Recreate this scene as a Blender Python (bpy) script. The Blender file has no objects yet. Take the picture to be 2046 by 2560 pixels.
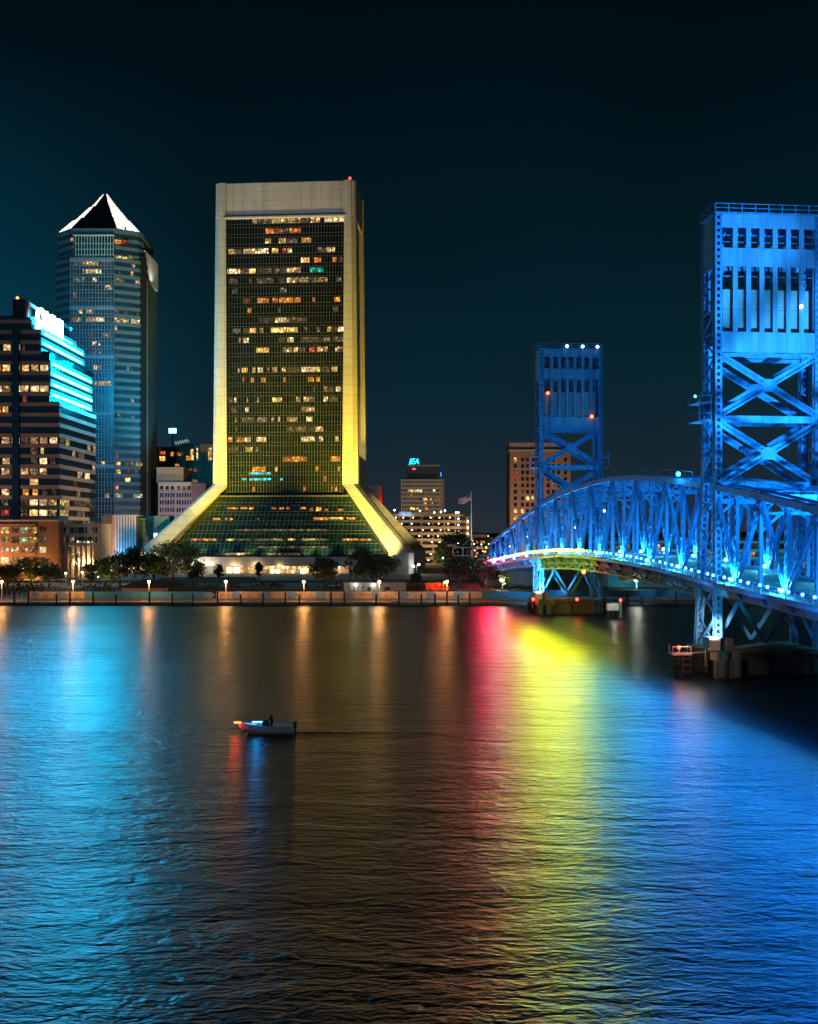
import bpy, math, random
from mathutils import Vector, Matrix
R = random.Random(11)
sc = bpy.context.scene
col = sc.collection
rad = math.radians

# ------------------------------------------------------------------ camera
F, CX, HY, CH = 2700.0, 1023.0, 1329.0, 21.0      # focal length (px), horizon column/row, eye height (m)
cam = bpy.data.cameras.new('camera')
cam.sensor_fit = 'VERTICAL'; cam.sensor_height = 36.0; cam.sensor_width = 36.0
cam.lens = F / 2560 * 36.0
cam.shift_y = (HY - 1280) / 2560
cam.clip_start = 0.5; cam.clip_end = 20000
camo = bpy.data.objects.new('camera', cam); col.objects.link(camo)
camo.location = (0, 0, CH); camo.rotation_euler = (rad(90), 0, 0)
sc.camera = camo

# ------------------------------------------------------------------ world: night sky
w = bpy.data.worlds.new('World'); sc.world = w; w.use_nodes = True
nt = w.node_tree; nt.nodes.clear()
def N(t, **k):
    n = nt.nodes.new(t)
    for a, b in k.items(): setattr(n, a, b)
    return n
tc = N('ShaderNodeTexCoord'); sep = N('ShaderNodeSeparateXYZ'); nt.links.new(tc.outputs['Generated'], sep.inputs[0])
rp = N('ShaderNodeValToRGB'); nt.links.new(sep.outputs['Z'], rp.inputs[0])
cr = rp.color_ramp
cr.elements[0].position = 0.0; cr.elements[0].color = (.020, .026, .038, 1)
cr.elements[1].position = 0.50; cr.elements[1].color = (.0002, .0022, .0042, 1)
for p_, c_ in ((.05, (.010, .021, .032)), (.12, (.0035, .0185, .029)), (.22, (.0012, .0125, .0195)), (.36, (.0006, .0060, .0100))):
    e = cr.elements.new(p_); e.color = c_ + (1,)
# city glow is stronger and more cyan towards the downtown side
mx = N('ShaderNodeMapRange'); mx.inputs['From Min'].default_value = -.10; mx.inputs['From Max'].default_value = -.42
nt.links.new(sep.outputs['X'], mx.inputs['Value'])
zf = N('ShaderNodeMapRange'); zf.inputs['From Min'].default_value = .40; zf.inputs['From Max'].default_value = .10
nt.links.new(sep.outputs['Z'], zf.inputs['Value'])
mu = N('ShaderNodeMath', operation='MULTIPLY'); nt.links.new(mx.outputs[0], mu.inputs[0]); nt.links.new(zf.outputs[0], mu.inputs[1])
mixc = N('ShaderNodeMix', data_type='RGBA', blend_type='ADD'); nt.links.new(mu.outputs[0], mixc.inputs['Factor'])
nt.links.new(rp.outputs[0], mixc.inputs['A']); mixc.inputs['B'].default_value = (0, .034, .066, 1)
mx.inputs['From Min'].default_value = -.18
sn = N('ShaderNodeTexNoise'); sn.inputs['Scale'].default_value = 3.2; sn.inputs['Detail'].default_value = 4; nt.links.new(tc.outputs['Generated'], sn.inputs[0])
sr = N('ShaderNodeMapRange'); sr.inputs['To Min'].default_value = .70; sr.inputs['To Max'].default_value = 1.32; nt.links.new(sn.outputs['Fac'], sr.inputs['Value'])
vm = N('ShaderNodeVectorMath', operation='SCALE'); nt.links.new(mixc.outputs['Result'], vm.inputs[0]); nt.links.new(sr.outputs[0], vm.inputs['Scale'])
bg = N('ShaderNodeBackground'); nt.links.new(vm.outputs[0], bg.inputs[0]); bg.inputs[1].default_value = 1.0
wo = N('ShaderNodeOutputWorld'); nt.links.new(bg.outputs[0], wo.inputs[0])

sl = bpy.data.lights.new('night_fill', 'SUN'); sl.energy = .10; sl.angle = rad(5); sl.color = (1, .90, .78)  # added weak warm fill from behind the camera
so = bpy.data.objects.new('night_fill', sl); col.objects.link(so); so.rotation_euler = (rad(58), 0, rad(-25))

# ------------------------------------------------------------------ exposure / render
sc.view_settings.view_transform = 'Standard'; sc.view_settings.look = 'None'
sc.view_settings.exposure = 0.0; sc.view_settings.gamma = 1.0
sc.render.engine = 'CYCLES'
cy = sc.cycles
cy.use_denoising = True; cy.max_bounces = 5; cy.diffuse_bounces = 2; cy.glossy_bounces = 4
cy.transmission_bounces = 2; cy.sample_clamp_indirect = 3.0; cy.sample_clamp_direct = 0.0
cy.caustics_reflective = True; cy.use_light_tree = True

# ------------------------------------------------------------------ helpers
def P(px, py, Y): return Vector(((px - CX) / F * Y, Y, CH - (py - HY) / F * Y))
def Xp(px, Y): return (px - CX) / F * Y
def Zp(py, Y): return CH - (py - HY) / F * Y

def tag(o, label=None, cat=None, group=None, kind=None):
    if label: o['label'] = label
    if cat: o['category'] = cat
    if group: o['group'] = group
    if kind: o['kind'] = kind
    return o
def empty(name, loc=(0, 0, 0), rz=0, label=None, cat=None, group=None):
    o = bpy.data.objects.new(name, None); col.objects.link(o)
    o.location = loc; o.rotation_euler = (0, 0, rz); o.empty_display_size = 1
    return tag(o, label, cat, group)

class MB:
    def __init__(s): s.v = []; s.f = []; s.m = []
    def face(s, pts, m=0):
        b = len(s.v); s.v += [tuple(p) for p in pts]; s.f.append(tuple(range(b, b + len(pts)))); s.m.append(m)
    def box(s, x0, x1, y0, y1, z0, z1, m=0):
        if x1 < x0: x0, x1 = x1, x0
        if y1 < y0: y0, y1 = y1, y0
        if z1 < z0: z0, z1 = z1, z0
        b = len(s.v)
        s.v += [(x0, y0, z0), (x1, y0, z0), (x1, y1, z0), (x0, y1, z0), (x0, y0, z1), (x1, y0, z1), (x1, y1, z1), (x0, y1, z1)]
        for q in ((0, 3, 2, 1), (4, 5, 6, 7), (0, 1, 5, 4), (1, 2, 6, 5), (2, 3, 7, 6), (3, 0, 4, 7)):
            s.f.append(tuple(b + i for i in q)); s.m.append(m)
        return s
    def loft(s, rings, m=0, caps=True):
        b = len(s.v); n = len(rings[0])
        for r in rings: s.v += [tuple(p) for p in r]
        for k in range(len(rings) - 1):
            for i in range(n):
                j = (i + 1) % n
                s.f.append((b + k * n + i, b + k * n + j, b + (k + 1) * n + j, b + (k + 1) * n + i)); s.m.append(m)
        if caps:
            s.f.append(tuple(b + i for i in reversed(range(n)))); s.m.append(m)
            s.f.append(tuple(b + (len(rings) - 1) * n + i for i in range(n))); s.m.append(m)
        return s
    def prism(s, poly, z0, z1, m=0):
        return s.loft([[(x, y, z0) for x, y in poly], [(x, y, z1) for x, y in poly]], m)
    def beam(s, p, q, w_, h_=None, m=0, up=(0, 0, 1)):
        p, q = Vector(p), Vector(q); h_ = h_ or w_; d = q - p
        if d.length < 1e-6: return s
        d.normalize(); u = Vector(up)
        if abs(d.dot(u)) > .98: u = Vector((0, 1, 0))
        a = d.cross(u).normalized() * (w_ / 2); c = a.cross(d).normalized() * (h_ / 2)
        return s.loft([[p - a - c, p + a - c, p + a + c, p - a + c], [q - a - c, q + a - c, q + a + c, q - a + c]], m)
    def tube(s, pts, rs, n=8, m=0):
        rings = []
        for i, p in enumerate(pts):
            p = Vector(p); d = (Vector(pts[min(i + 1, len(pts) - 1)]) - Vector(pts[max(i - 1, 0)])).normalized()
            u = Vector((0, 0, 1)) if abs(d.z) < .95 else Vector((1, 0, 0))
            a = d.cross(u).normalized(); c = a.cross(d).normalized(); r = rs[i] if hasattr(rs, '__len__') else rs
            rings.append([p + a * (r * math.cos(2 * math.pi * k / n)) + c * (r * math.sin(2 * math.pi * k / n)) for k in range(n)])
        return s.loft(rings, m)
    def ball(s, c, r, n=8, m=0, sz=1.0):
        c = Vector(c); rings = []
        for i in range(1, n):
            t = math.pi * i / n
            rings.append([c + Vector((r * math.sin(t) * math.cos(2 * math.pi * k / n), r * math.sin(t) * math.sin(2 * math.pi * k / n), -r * sz * math.cos(t))) for k in range(n)])
        return s.loft(rings, m)
    def build(s, name, mats, parent=None, smooth=False):
        me = bpy.data.meshes.new(name); me.from_pydata(s.v, [], s.f)
        if not isinstance(mats, (list, tuple)): mats = [mats]
        for mt in mats: me.materials.append(mt)
        if len(mats) > 1: me.polygons.foreach_set('material_index', s.m)
        if smooth: me.polygons.foreach_set('use_smooth', [True] * len(s.f))
        me.update()
        o = bpy.data.objects.new(name, me); col.objects.link(o)
        if parent: o.parent = parent
        return o

def bx(name, mat, parent, *a): return MB().box(*a).build(name, mat, parent)

# ------------------------------------------------------------------ materials
def newmat(name):
    m = bpy.data.materials.new(name); m.use_nodes = True
    return m, m.node_tree, m.node_tree.nodes['Principled BSDF']
def surf(name, c, rough=.8, var=.25, scale=.6, metal=0.0, bump=0.0, streak=False, panel=None):
    """painted / concrete / stone surface with mottling, optional vertical streaks and panel joints"""
    m, t, b = newmat(name)
    g = t.nodes.new('ShaderNodeTexCoord'); mp = t.nodes.new('ShaderNodeMapping'); t.links.new(g.outputs['Object'], mp.inputs[0])
    mp.inputs['Scale'].default_value = (1, 1, .12) if streak else (1, 1, 1)
    n = t.nodes.new('ShaderNodeTexNoise'); n.inputs['Scale'].default_value = scale; n.inputs['Detail'].default_value = 6
    t.links.new(mp.outputs[0], n.inputs[0])
    r = t.nodes.new('ShaderNodeValToRGB'); t.links.new(n.outputs['Fac'], r.inputs[0])
    r.color_ramp.elements[0].position = .3; r.color_ramp.elements[1].position = .7
    r.color_ramp.elements[0].color = tuple(x * (1 - var) for x in c) + (1,)
    r.color_ramp.elements[1].color = tuple(min(1, x * (1 + var * .5)) for x in c) + (1,)
    out = r.outputs[0]
    if panel:
        br = t.nodes.new('ShaderNodeTexBrick'); br.offset = 0.0
        br.inputs['Scale'].default_value = 1; br.inputs['Brick Width'].default_value = panel[0]; br.inputs['Row Height'].default_value = panel[1]
        br.inputs['Mortar Size'].default_value = panel[2]
        br.inputs['Color1'].default_value = (1, 1, 1, 1); br.inputs['Color2'].default_value = (.9, .9, .9, 1); br.inputs['Mortar'].default_value = (.45, .45, .45, 1)
        sx = t.nodes.new('ShaderNodeSeparateXYZ'); t.links.new(g.outputs['Object'], sx.inputs[0])
        ad = t.nodes.new('ShaderNodeMath'); t.links.new(sx.outputs[0], ad.inputs[0]); t.links.new(sx.outputs[1], ad.inputs[1])
        cb = t.nodes.new('ShaderNodeCombineXYZ'); t.links.new(ad.outputs[0], cb.inputs[0]); t.links.new(sx.outputs[2], cb.inputs[1])
        t.links.new(cb.outputs[0], br.inputs[0])
        mm = t.nodes.new('ShaderNodeMix'); mm.data_type = 'RGBA'; mm.blend_type = 'MULTIPLY'; mm.inputs['Factor'].default_value = 1
        t.links.new(out, mm.inputs['A']); t.links.new(br.outputs['Color'], mm.inputs['B']); out = mm.outputs['Result']
    t.links.new(out, b.inputs['Base Color'])
    b.inputs['Roughness'].default_value = rough; b.inputs['Metallic'].default_value = metal
    if bump:
        bp = t.nodes.new('ShaderNodeBump'); bp.inputs['Strength'].default_value = bump; bp.inputs['Distance'].default_value = .1
        t.links.new(n.outputs['Fac'], bp.inputs['Height']); t.links.new(bp.outputs[0], b.inputs['Normal'])
    return m
def glow(name, c, s):
    m = bpy.data.materials.new(name); m.use_nodes = True; t = m.node_tree
    b = t.nodes['Principled BSDF']; b.inputs['Base Color'].default_value = (.2, .2, .2, 1)
    b.inputs['Emission Color'].default_value = tuple(c) + (1,); b.inputs['Emission Strength'].default_value = s
    return m
def litwin(name, c, s, lo=.12, contrast=True):
    """a lit room seen through glass: blotches of furniture and wall, brighter ceiling lamps"""
    m, t, b = newmat(name)
    g = t.nodes.new('ShaderNodeNewGeometry')
    n = t.nodes.new('ShaderNodeTexNoise'); n.inputs['Scale'].default_value = .9; n.inputs['Detail'].default_value = 3
    t.links.new(g.outputs['Position'], n.inputs[0])
    r = t.nodes.new('ShaderNodeValToRGB'); t.links.new(n.outputs['Fac'], r.inputs[0])
    r.color_ramp.elements[0].position = .40; r.color_ramp.elements[0].color = (lo, lo, lo, 1)
    r.color_ramp.elements[1].position = .66; r.color_ramp.elements[1].color = (1, 1, 1, 1)
    v = t.nodes.new('ShaderNodeTexVoronoi'); v.inputs['Scale'].default_value = .55
    t.links.new(g.outputs['Position'], v.inputs[0])
    q = t.nodes.new('ShaderNodeMapRange'); q.inputs['From Min'].default_value = .42; q.inputs['From Max'].default_value = .18
    q.inputs['To Max'].default_value = 2.2
    t.links.new(v.outputs['Distance'], q.inputs['Value'])
    oi = t.nodes.new('ShaderNodeObjectInfo'); mr = t.nodes.new('ShaderNodeMapRange'); t.links.new(oi.outputs['Random'], mr.inputs['Value'])
    mr.inputs['To Min'].default_value = .35; mr.inputs['To Max'].default_value = 1.3
    a = t.nodes.new('ShaderNodeMath'); a.operation = 'ADD'; t.links.new(r.outputs[0], a.inputs[0]); t.links.new(q.outputs[0], a.inputs[1])
    k = t.nodes.new('ShaderNodeMath'); k.operation = 'MULTIPLY'; t.links.new(a.outputs[0], k.inputs[0]); t.links.new(mr.outputs[0], k.inputs[1])
    k2 = t.nodes.new('ShaderNodeMath'); k2.operation = 'MULTIPLY'; t.links.new(k.outputs[0], k2.inputs[0]); k2.inputs[1].default_value = s
    b.inputs['Base Color'].default_value = (.02, .02, .02, 1); b.inputs['Roughness'].default_value = .1
    b.inputs['Emission Color'].default_value = tuple(c) + (1,); t.links.new(k2.outputs[0], b.inputs['Emission Strength'])
    return m
def glass(name, c=(.006, .010, .013), rough=.12, metal=.0):
    m, t, b = newmat(name); b.inputs['Metallic'].default_value = metal
    g = t.nodes.new('ShaderNodeTexCoord'); n = t.nodes.new('ShaderNodeTexNoise'); n.inputs['Scale'].default_value = .25
    t.links.new(g.outputs['Object'], n.inputs[0])
    r = t.nodes.new('ShaderNodeValToRGB'); t.links.new(n.outputs['Fac'], r.inputs[0])
    r.color_ramp.elements[0].color = tuple(x * .5 for x in c) + (1,); r.color_ramp.elements[1].color = tuple(x * 1.6 for x in c) + (1,)
    t.links.new(r.outputs[0], b.inputs['Base Color']); b.inputs['Roughness'].default_value = rough; b.inputs['IOR'].default_value = 1.5
    return m

M = {}
M['concrete'] = surf('concrete', (.42, .40, .36), .85, .16, .35, streak=True, panel=(4.2, 3.9, .07))
M['mullion'] = surf('mullion', (.036, .038, .034), .6, .1)
M['glass'] = glass('dark_glass', (.10, .14, .17), .16, .9); M['glass_teal'] = glass('teal_glass', (.16, .30, .34), .25, .9)
M['steel'] = surf('bridge_steel', (.045, .20, .44), .6, .42, .9, streak=True)
M['steel_panel'] = surf('bridge_panel', (.13, .26, .44), .6, .30, .8, streak=True, panel=(2.4, 9, .03))
M['asphalt'] = surf('asphalt', (.05, .05, .052), .9, .2, 1.5)
M['pier'] = surf('pier_concrete', (.16, .155, .15), .9, .3, .5, streak=True, bump=.3)
M['timber'] = surf('timber', (.07, .055, .04), .9, .4, 1.5, streak=True)
M['ground'] = surf('ground', (.10, .09, .07), .95, .4, .15)
M['promenade'] = surf('promenade_paving', (.30, .25, .21), .85, .2, .8)
M['dark'] = surf('dark_metal', (.03, .032, .035), .5, .2)
M['grey'] = surf('grey_metal', (.25, .26, .28), .5, .15)
M['white'] = surf('white_paint', (.7, .7, .68), .5, .08)
M['cream'] = surf('cream_wall', (.48, .42, .36), .85, .12, .4)
M['brick'] = surf('brick_wall', (.30, .15, .09), .9, .2, 1.2, panel=(1.2, .6, .04))
M['pink'] = surf('pink_stone', (.42, .31, .30), .85, .15, .4)
M['spandrel'] = surf('spandrel_stone', (.32, .24, .22), .8, .12, .4, panel=(3, 20, .03))
M['tan'] = surf('tan_brick', (.36, .22, .16), .85, .12, .4)
M['beige'] = surf('beige_concrete', (.40, .34, .26), .85, .14, .3, streak=True)
M['octo'] = surf('blue_grey_granite', (.10, .16, .19), .6, .12, .3)
M['octo_side'] = surf('grey_granite', (.12, .20, .21), .7, .2, .2, panel=(40, 4, .08))
M['bark'] = surf('bark', (.08, .06, .045), .95, .3, 3)
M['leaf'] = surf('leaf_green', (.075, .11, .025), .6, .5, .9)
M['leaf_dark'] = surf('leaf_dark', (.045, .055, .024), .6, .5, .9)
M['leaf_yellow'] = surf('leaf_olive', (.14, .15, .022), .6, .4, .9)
M['blue_fabric'] = surf('blue_banner', (.06, .34, .60), .8, .15, .5)
M['cream_fabric'] = surf('cream_banner', (.62, .48, .38), .8, .12, .7)
M['arrow_fabric'] = surf('arrow_banner', (.16, .30, .55), .8, .15, .7)
M['print'] = surf('printed_lines', (.30, .18, .12), .8, .1)
M['redprint'] = surf('red_print', (.6, .04, .03), .7, .1)
M['soil'] = surf('soil', (.045, .035, .028), .95, .4, .3, bump=.5)
M['rubber'] = surf('rubber', (.02, .02, .02), .8, .1)
M['orange_paint'] = surf('orange_paint', (.55, .12, .04), .5, .1)
M['skin'] = surf('skin', (.35, .2, .14), .6, .05); M['cloth'] = surf('dark_clothing', (.02, .025, .04), .9, .1)
W_ = dict(w=litwin('lit_warm', (1, .58, .24), .8), W=litwin('lit_bright', (1, .68, .32), 1.35, .3), y=litwin('lit_yellow', (1, .66, .18), .9, .25),
          Y=litwin('lit_amber', (1, .55, .14), 1.5, .3), o=litwin('lit_orange', (1, .25, .05), .75, .2), O=litwin('lit_strong_orange', (1, .32, .04), 1.1, .35),
          g=litwin('lit_dim', (.75, .52, .32), .20), d=litwin('lit_faint', (.8, .5, .3), .13), t=litwin('lit_teal', (0, .65, .42), .45, .2),
          c=litwin('cyan_glow', (0, .8, .9), 1.3, .2), r=litwin('lit_red', (1, .12, .08), .5, .2), G=litwin('lit_greenish', (.7, .85, .5), .8, .2))
WK = list(W_.keys()); WM = [W_[k] for k in WK]

# ------------------------------------------------------------------ lamps
def point(name, loc, c, p, r=.3):
    l = bpy.data.lights.new(name, 'POINT'); l.color = c; l.energy = p; l.shadow_soft_size = r
    o = bpy.data.objects.new(name, l); col.objects.link(o); o.location = loc; return o
def spot(name, loc, tgt, c, p, size=60, blend=.6, r=.6):
    l = bpy.data.lights.new(name, 'SPOT'); l.color = c; l.energy = p; l.shadow_soft_size = r; l.spot_size = rad(size); l.spot_blend = blend
    o = bpy.data.objects.new(name, l); col.objects.link(o); o.location = loc
    o.rotation_euler = (Vector(tgt) - Vector(loc)).to_track_quat('-Z', 'Y').to_euler(); return o

# ------------------------------------------------------------------ windows
_unit = {}
def unitbox(mat):
    if mat.name not in _unit:
        b = MB().box(-.5, .5, -.5, .5, -.5, .5); me = bpy.data.meshes.new('window'); me.from_pydata(b.v, [], b.f); me.materials.append(mat); _unit[mat.name] = me
    return _unit[mat.name]
class Bld:
    def __init__(s, name, X, Y, z, rz, label, cat, group=None):
        s.o = empty(name, (X, Y, z), rz, label, cat, group)
        s.mi = (Matrix.Translation((X, Y, z)) @ Matrix.Rotation(rz, 4, 'Z')).inverted()
        s.win = []; s.z = z
        s.ro = s.mi @ Vector((0, 0, CH))
    def ray(s, px, py): return (s.mi @ P(px, py, 100)) - s.ro
    def hv(s, px, py, v):
        d = s.ray(px, py); t = (v - s.ro.y) / d.y; q = s.ro + d * t; return q.x, q.z
    def hu(s, px, py, u):
        d = s.ray(px, py); t = (u - s.ro.x) / d.x; q = s.ro + d * t; return q.y, q.z
    def W(s, x0, x1, y0, y1, z0, z1, k): s.win.append((min(x0, x1), max(x0, x1), min(y0, y1), max(y0, y1), min(z0, z1), max(z0, z1), k))
    def part(s, name, mat, *a): return bx(name, mat, s.o, *a)
    def flush(s, name='window', extra=None):
        kk = WK + list(extra or {}); mm = WM + list((extra or {}).values())
        s.win.sort(key=lambda a: -((a[1] - a[0]) + (a[3] - a[2])) * (a[5] - a[4]) * (3 if a[6] in WK else 1))
        for a in s.win[:100]:
            o = bpy.data.objects.new(name, unitbox(mm[kk.index(a[6])])); col.objects.link(o); o.parent = s.o
            o.location = ((a[0] + a[1]) / 2, (a[2] + a[3]) / 2, (a[4] + a[5]) / 2); o.scale = (a[1] - a[0], a[3] - a[2], a[5] - a[4])
        if s.win[100:]:
            b = MB()
            for a in s.win[100:]: b.box(*a[:6], kk.index(a[6]))
            tag(b.build(name, mm, s.o), kind='stuff')

def text_mesh(name, body, mat, parent, loc, rot, size, depth, sx=1.0, shear=0.0, bold=0.0):
    cu = bpy.data.curves.new(name, 'FONT'); cu.body = body; cu.size = size; cu.extrude = depth; cu.shear = shear; cu.offset = bold
    cu.align_x = 'CENTER'; cu.align_y = 'CENTER'
    t = bpy.data.objects.new('tmp_text', cu); col.objects.link(t)
    dg = bpy.context.evaluated_depsgraph_get(); me = bpy.data.meshes.new_from_object(t.evaluated_get(dg))
    bpy.data.objects.remove(t)
    me.materials.clear(); me.materials.append(mat)
    o = bpy.data.objects.new(name, me); col.objects.link(o); o.parent = parent; o.location = loc; o.rotation_euler = rot; o.scale = (sx, 1, 1)
    return o

# ================================================================== THE SETTING
def water_mat():
    m, t, b = newmat('river_water')
    b.inputs['Base Color'].default_value = (.0012, .0022, .0030, 1); b.inputs['Roughness'].default_value = WATER_ROUGH; b.inputs['IOR'].default_value = 1.33
    g = t.nodes.new('ShaderNodeTexCoord')
    gn = t.nodes.new('ShaderNodeTexNoise'); gn.inputs['Scale'].default_value = .035; gn.inputs['Detail'].default_value = 3; t.links.new(g.outputs['Object'], gn.inputs[0])
    gust = t.nodes.new('ShaderNodeMapRange'); gust.inputs['From Min'].default_value = .36; gust.inputs['From Max'].default_value = .62; gust.inputs['To Min'].default_value = .38; gust.inputs['To Max'].default_value = 1.0
    t.links.new(gn.outputs['Fac'], gust.inputs['Value'])
    def layer(rot, sx, sy, sc_, det, dist, prev, dis=0.0):
        mp = t.nodes.new('ShaderNodeMapping'); mp.inputs['Rotation'].default_value = (0, 0, rad(rot)); mp.inputs['Scale'].default_value = (sx, sy, 1)
        t.links.new(g.outputs['Object'], mp.inputs[0])
        n = t.nodes.new('ShaderNodeTexNoise'); n.inputs['Scale'].default_value = sc_; n.inputs['Detail'].default_value = det
        n.inputs['Distortion'].default_value = dis; n.inputs['Roughness'].default_value = .55
        t.links.new(mp.outputs[0], n.inputs[0])
        bp = t.nodes.new('ShaderNodeBump'); bp.inputs['Strength'].default_value = 1; bp.inputs['Distance'].default_value = dist
        t.links.new(gust.outputs[0], bp.inputs['Strength'])
        t.links.new(n.outputs['Fac'], bp.inputs['Height'])
        if prev: t.links.new(prev, bp.inputs['Normal'])
        return bp.outputs[0]
    a = layer(12, .32, 1.0, .22, 2, .55, None, .8)
    a = layer(-12, .42, 1.0, .95, 3, .30, a, 1.1)
    a = layer(19, .44, 1.0, 2.6, 2, .11, a, .9)
    t.links.new(a, b.inputs['Normal'])
    return m
WATER_ROUGH = .31
wm = MB(); wm.face([(-1500, -150, 0), (1500, -150, 0), (1500, 311, 0), (-1500, 311, 0)])
tag(wm.build('water', water_mat()), kind='structure')

# land: promenade level, then rising ground to the horizon
QY = 307.0
g = MB()
prof = [(QY + 13.6, 1.9), (QY + 24, 3.0), (400, 4.0), (470, 4.4), (1200, 6.0), (9000, 8.0)]
for (y0, z0), (y1, z1) in zip(prof, prof[1:]):
    g.face([(-9000, y0, z0), (9000, y0, z0), (9000, y1, z1), (-9000, y1, z1)])
tag(g.build('ground', M['ground']), kind='structure')
g = MB(); g.box(-900, 900, QY, QY + 14, -3, .75)
tag(g.build('quay', M['promenade']), kind='structure')
# sea wall cap
g = MB()
for i in range(-60, 60): g.box(i * 8.0, i * 8.0 + 7.96, QY - .5, QY + 1.0, .35, .98)
tag(g.build('sea_wall', M['promenade']), 'long pale concrete sea wall cap along the lit promenade edge', 'wall')
# street behind the promenade, warm lit
g = MB(); g.box(-420, 60, 372, 384, 3.9, 4.02)
tag(g.build('road', M['asphalt']), kind='structure')
# distant wooded rise
g = MB(); pts = []
for i in range(61):
    x = -1100 + i * 50; pts.append((x, 6 + 20 * (.5 + .5 * math.sin(i * .55)) * (.6 + .4 * math.sin(i * 1.7)) + R.random() * 4))
for a_, b_ in zip(pts, pts[1:]):
    g.face([(a_[0], 1900, 5), (b_[0], 1900, 5), (b_[0], 1960, b_[1] + 5), (a_[0], 1960, a_[1] + 5)])
    g.face([(a_[0], 1960, a_[1] + 5), (b_[0], 1960, b_[1] + 5), (b_[0], 2200, 5), (a_[0], 2200, 5)])
tag(g.build('hills', M['leaf_dark']), kind='structure')

# ================================================================== FLARED OFFICE TOWER
T = Bld('office_tower', -52.25, 452.4, 4.2, rad(-4.5), 'tall yellow floodlit office tower with flared corner legs and dark glass front', 'skyscraper')
ZB = T.z
ztop = Zp(451, 452) - ZB; zkn = 40.9 - ZB; zpar = Zp(538, 452) - ZB; zbend = 12.6 - ZB; zsk = 35.6 - ZB
SECT = [(-.5, 55.8, 40.0, 10.0, 7.5), (zbend, 55.8, 40.0, 9.6, 7.5), (zkn, 30.9, 17.3, 6.4, 5.4), (ztop, 29.75, 16.6, 4.5, 4.6)]
def lerp(a, b, t): return a + (b - a) * t
def sec(z):
    for a, b in zip(SECT, SECT[1:]):
        if z <= b[0] + 1e-6: t = (z - a[0]) / (b[0] - a[0]); return [lerp(a[i], b[i], t) for i in range(5)]
    return list(SECT[-1])
VC = 17.3
for sx in (-1, 1):
    for sv in (-1, 1):
        rings = []
        for z, hu, hv, pu, pv in SECT:
            c = 1.75; pl = [(hu - pu, hv), (hu - c, hv), (hu, hv - c), (hu, hv - pv), (hu - pu, hv - pv)]
            ring = [(sx * u, VC + sv * v, z) for u, v in pl]
            if sx * sv > 0: ring.reverse()
            rings.append(ring)
        MB().loft(rings).build('corner_pier', M['concrete'], T.o)
# parapet
hu, hv, pu, pv = sec(ztop)[1:]; hu2, hv2, pu2, pv2 = sec(zpar)[1:]
b = MB()
def ringr(hu, hv, z): return [(-hu, VC - hv, z), (hu, VC - hv, z), (hu, VC + hv, z), (-hu, VC + hv, z)]
b.loft([ringr(hu2 - .5, hv2 - .5, zpar), ringr(hu - .5, hv - .5, ztop - .25)])
b.build('parapet', M['concrete'], T.o)
MB().box(-hu2 + pu2 - 1, hu2 - pu2 + 1, VC - hv2 - .35, VC - hv2 + 1.2, zpar - .6, zpar + .05).build('parapet_ledge', M['concrete'], T.o)
MB().box(12, 26, 6, 26, ztop - .3, ztop + 1.2).build('roof_plant', M['grey'], T.o)
MB().ball((hu - 2.2, 1.2, ztop + .7), .55, 8).build('beacon', glow('red_beacon', (1, .02, .03), 9), T.o)
# shaft glass
def sh(z): h = sec(max(z, zkn)); return h[1] - h[3] + .3, h[2] - 1.2
a0, a1 = sh(zsk + .6), sh(zpar)
MB().loft([ringr(a0[0], a0[1], zsk + .6), ringr(a1[0], a1[1], zpar)]).build('curtain_wall', glass('black_glass', (.004, .009, .013), .10), T.o)
NC = 41; NFL = 28
mul = MB(); fz = [lerp(zsk + .8, zpar, i / NFL) for i in range(NFL + 1)]
for i in range(NC + 1):
    k = -1 + 2 * i / NC
    mul.beam((k * (a0[0] - .2), VC - a0[1] - .12, zsk + .8), (k * (a1[0] - .2), VC - a1[1] - .12, zpar), .17, .17, up=(1, 0, 0))
for i in range(NFL + 1):
    for dz in ((0, 1.35) if i < NFL else (0,)):
        z = fz[i] + dz; h = sh(z); mul.box(-h[0] + .1, h[0] - .1, VC - h[1] - .26, VC - h[1] - .03, z - .065, z + .065)
mul.build('mullion_grid', M['mullion'], T.o)
# ledge where shaft meets skirt
h = sec(zkn); MB().box(-h[1] + 3.2, h[1] - 3.2, VC - h[2] - 1.0, VC - h[2] + 1.6, zsk, zsk + .55).build('skirt_ledge', M['mullion'], T.o)
# skirt glass
zpl = 10.9 - ZB
SK = [(zpl, 45.6, 38.0), (zsk - .05, 28.2, 16.9)]
MB().loft([ringr(u_, v_, z_) for z_, u_, v_ in SK]).build('skirt_glass', glass('skirt_teal_glass', (.006, .020, .028), .14), T.o)
def skv(z): t = (z - zpl) / (zsk - zpl); return lerp(SK[0][1], SK[1][1], t), VC - lerp(SK[0][2], SK[1][2], t)
mul = MB()
for i in range(53):
    k = -1 + 2 * i / 52; ub, vb = skv(zpl); ut, vt = skv(zsk)
    # mullions run parallel, clipped by the sloping legs
    u = k * ub; zt = zsk if abs(u) < ut else zpl + (ub - abs(u)) / (ub - ut) * (zsk - zpl)
    if zt - zpl < 1: continue
    mul.beam((u, vb - .15, zpl), (u, skv(zt)[1] - .15, zt), .17, .3, up=(1, 0, 0))
for i in range(1, 7):
    for dz in (0, 1.3):
        z = zpl + i * 3.9 + dz - 3.9 + 1.5
        if z < zsk - .4: u, v = skv(z); mul.box(-u + .3, u - .3, v - .3, v - .05, z - .08, z + .08)
mul.build('skirt_mullion', surf('skirt_metal', (.018, .032, .034), .6, .1), T.o)
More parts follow.
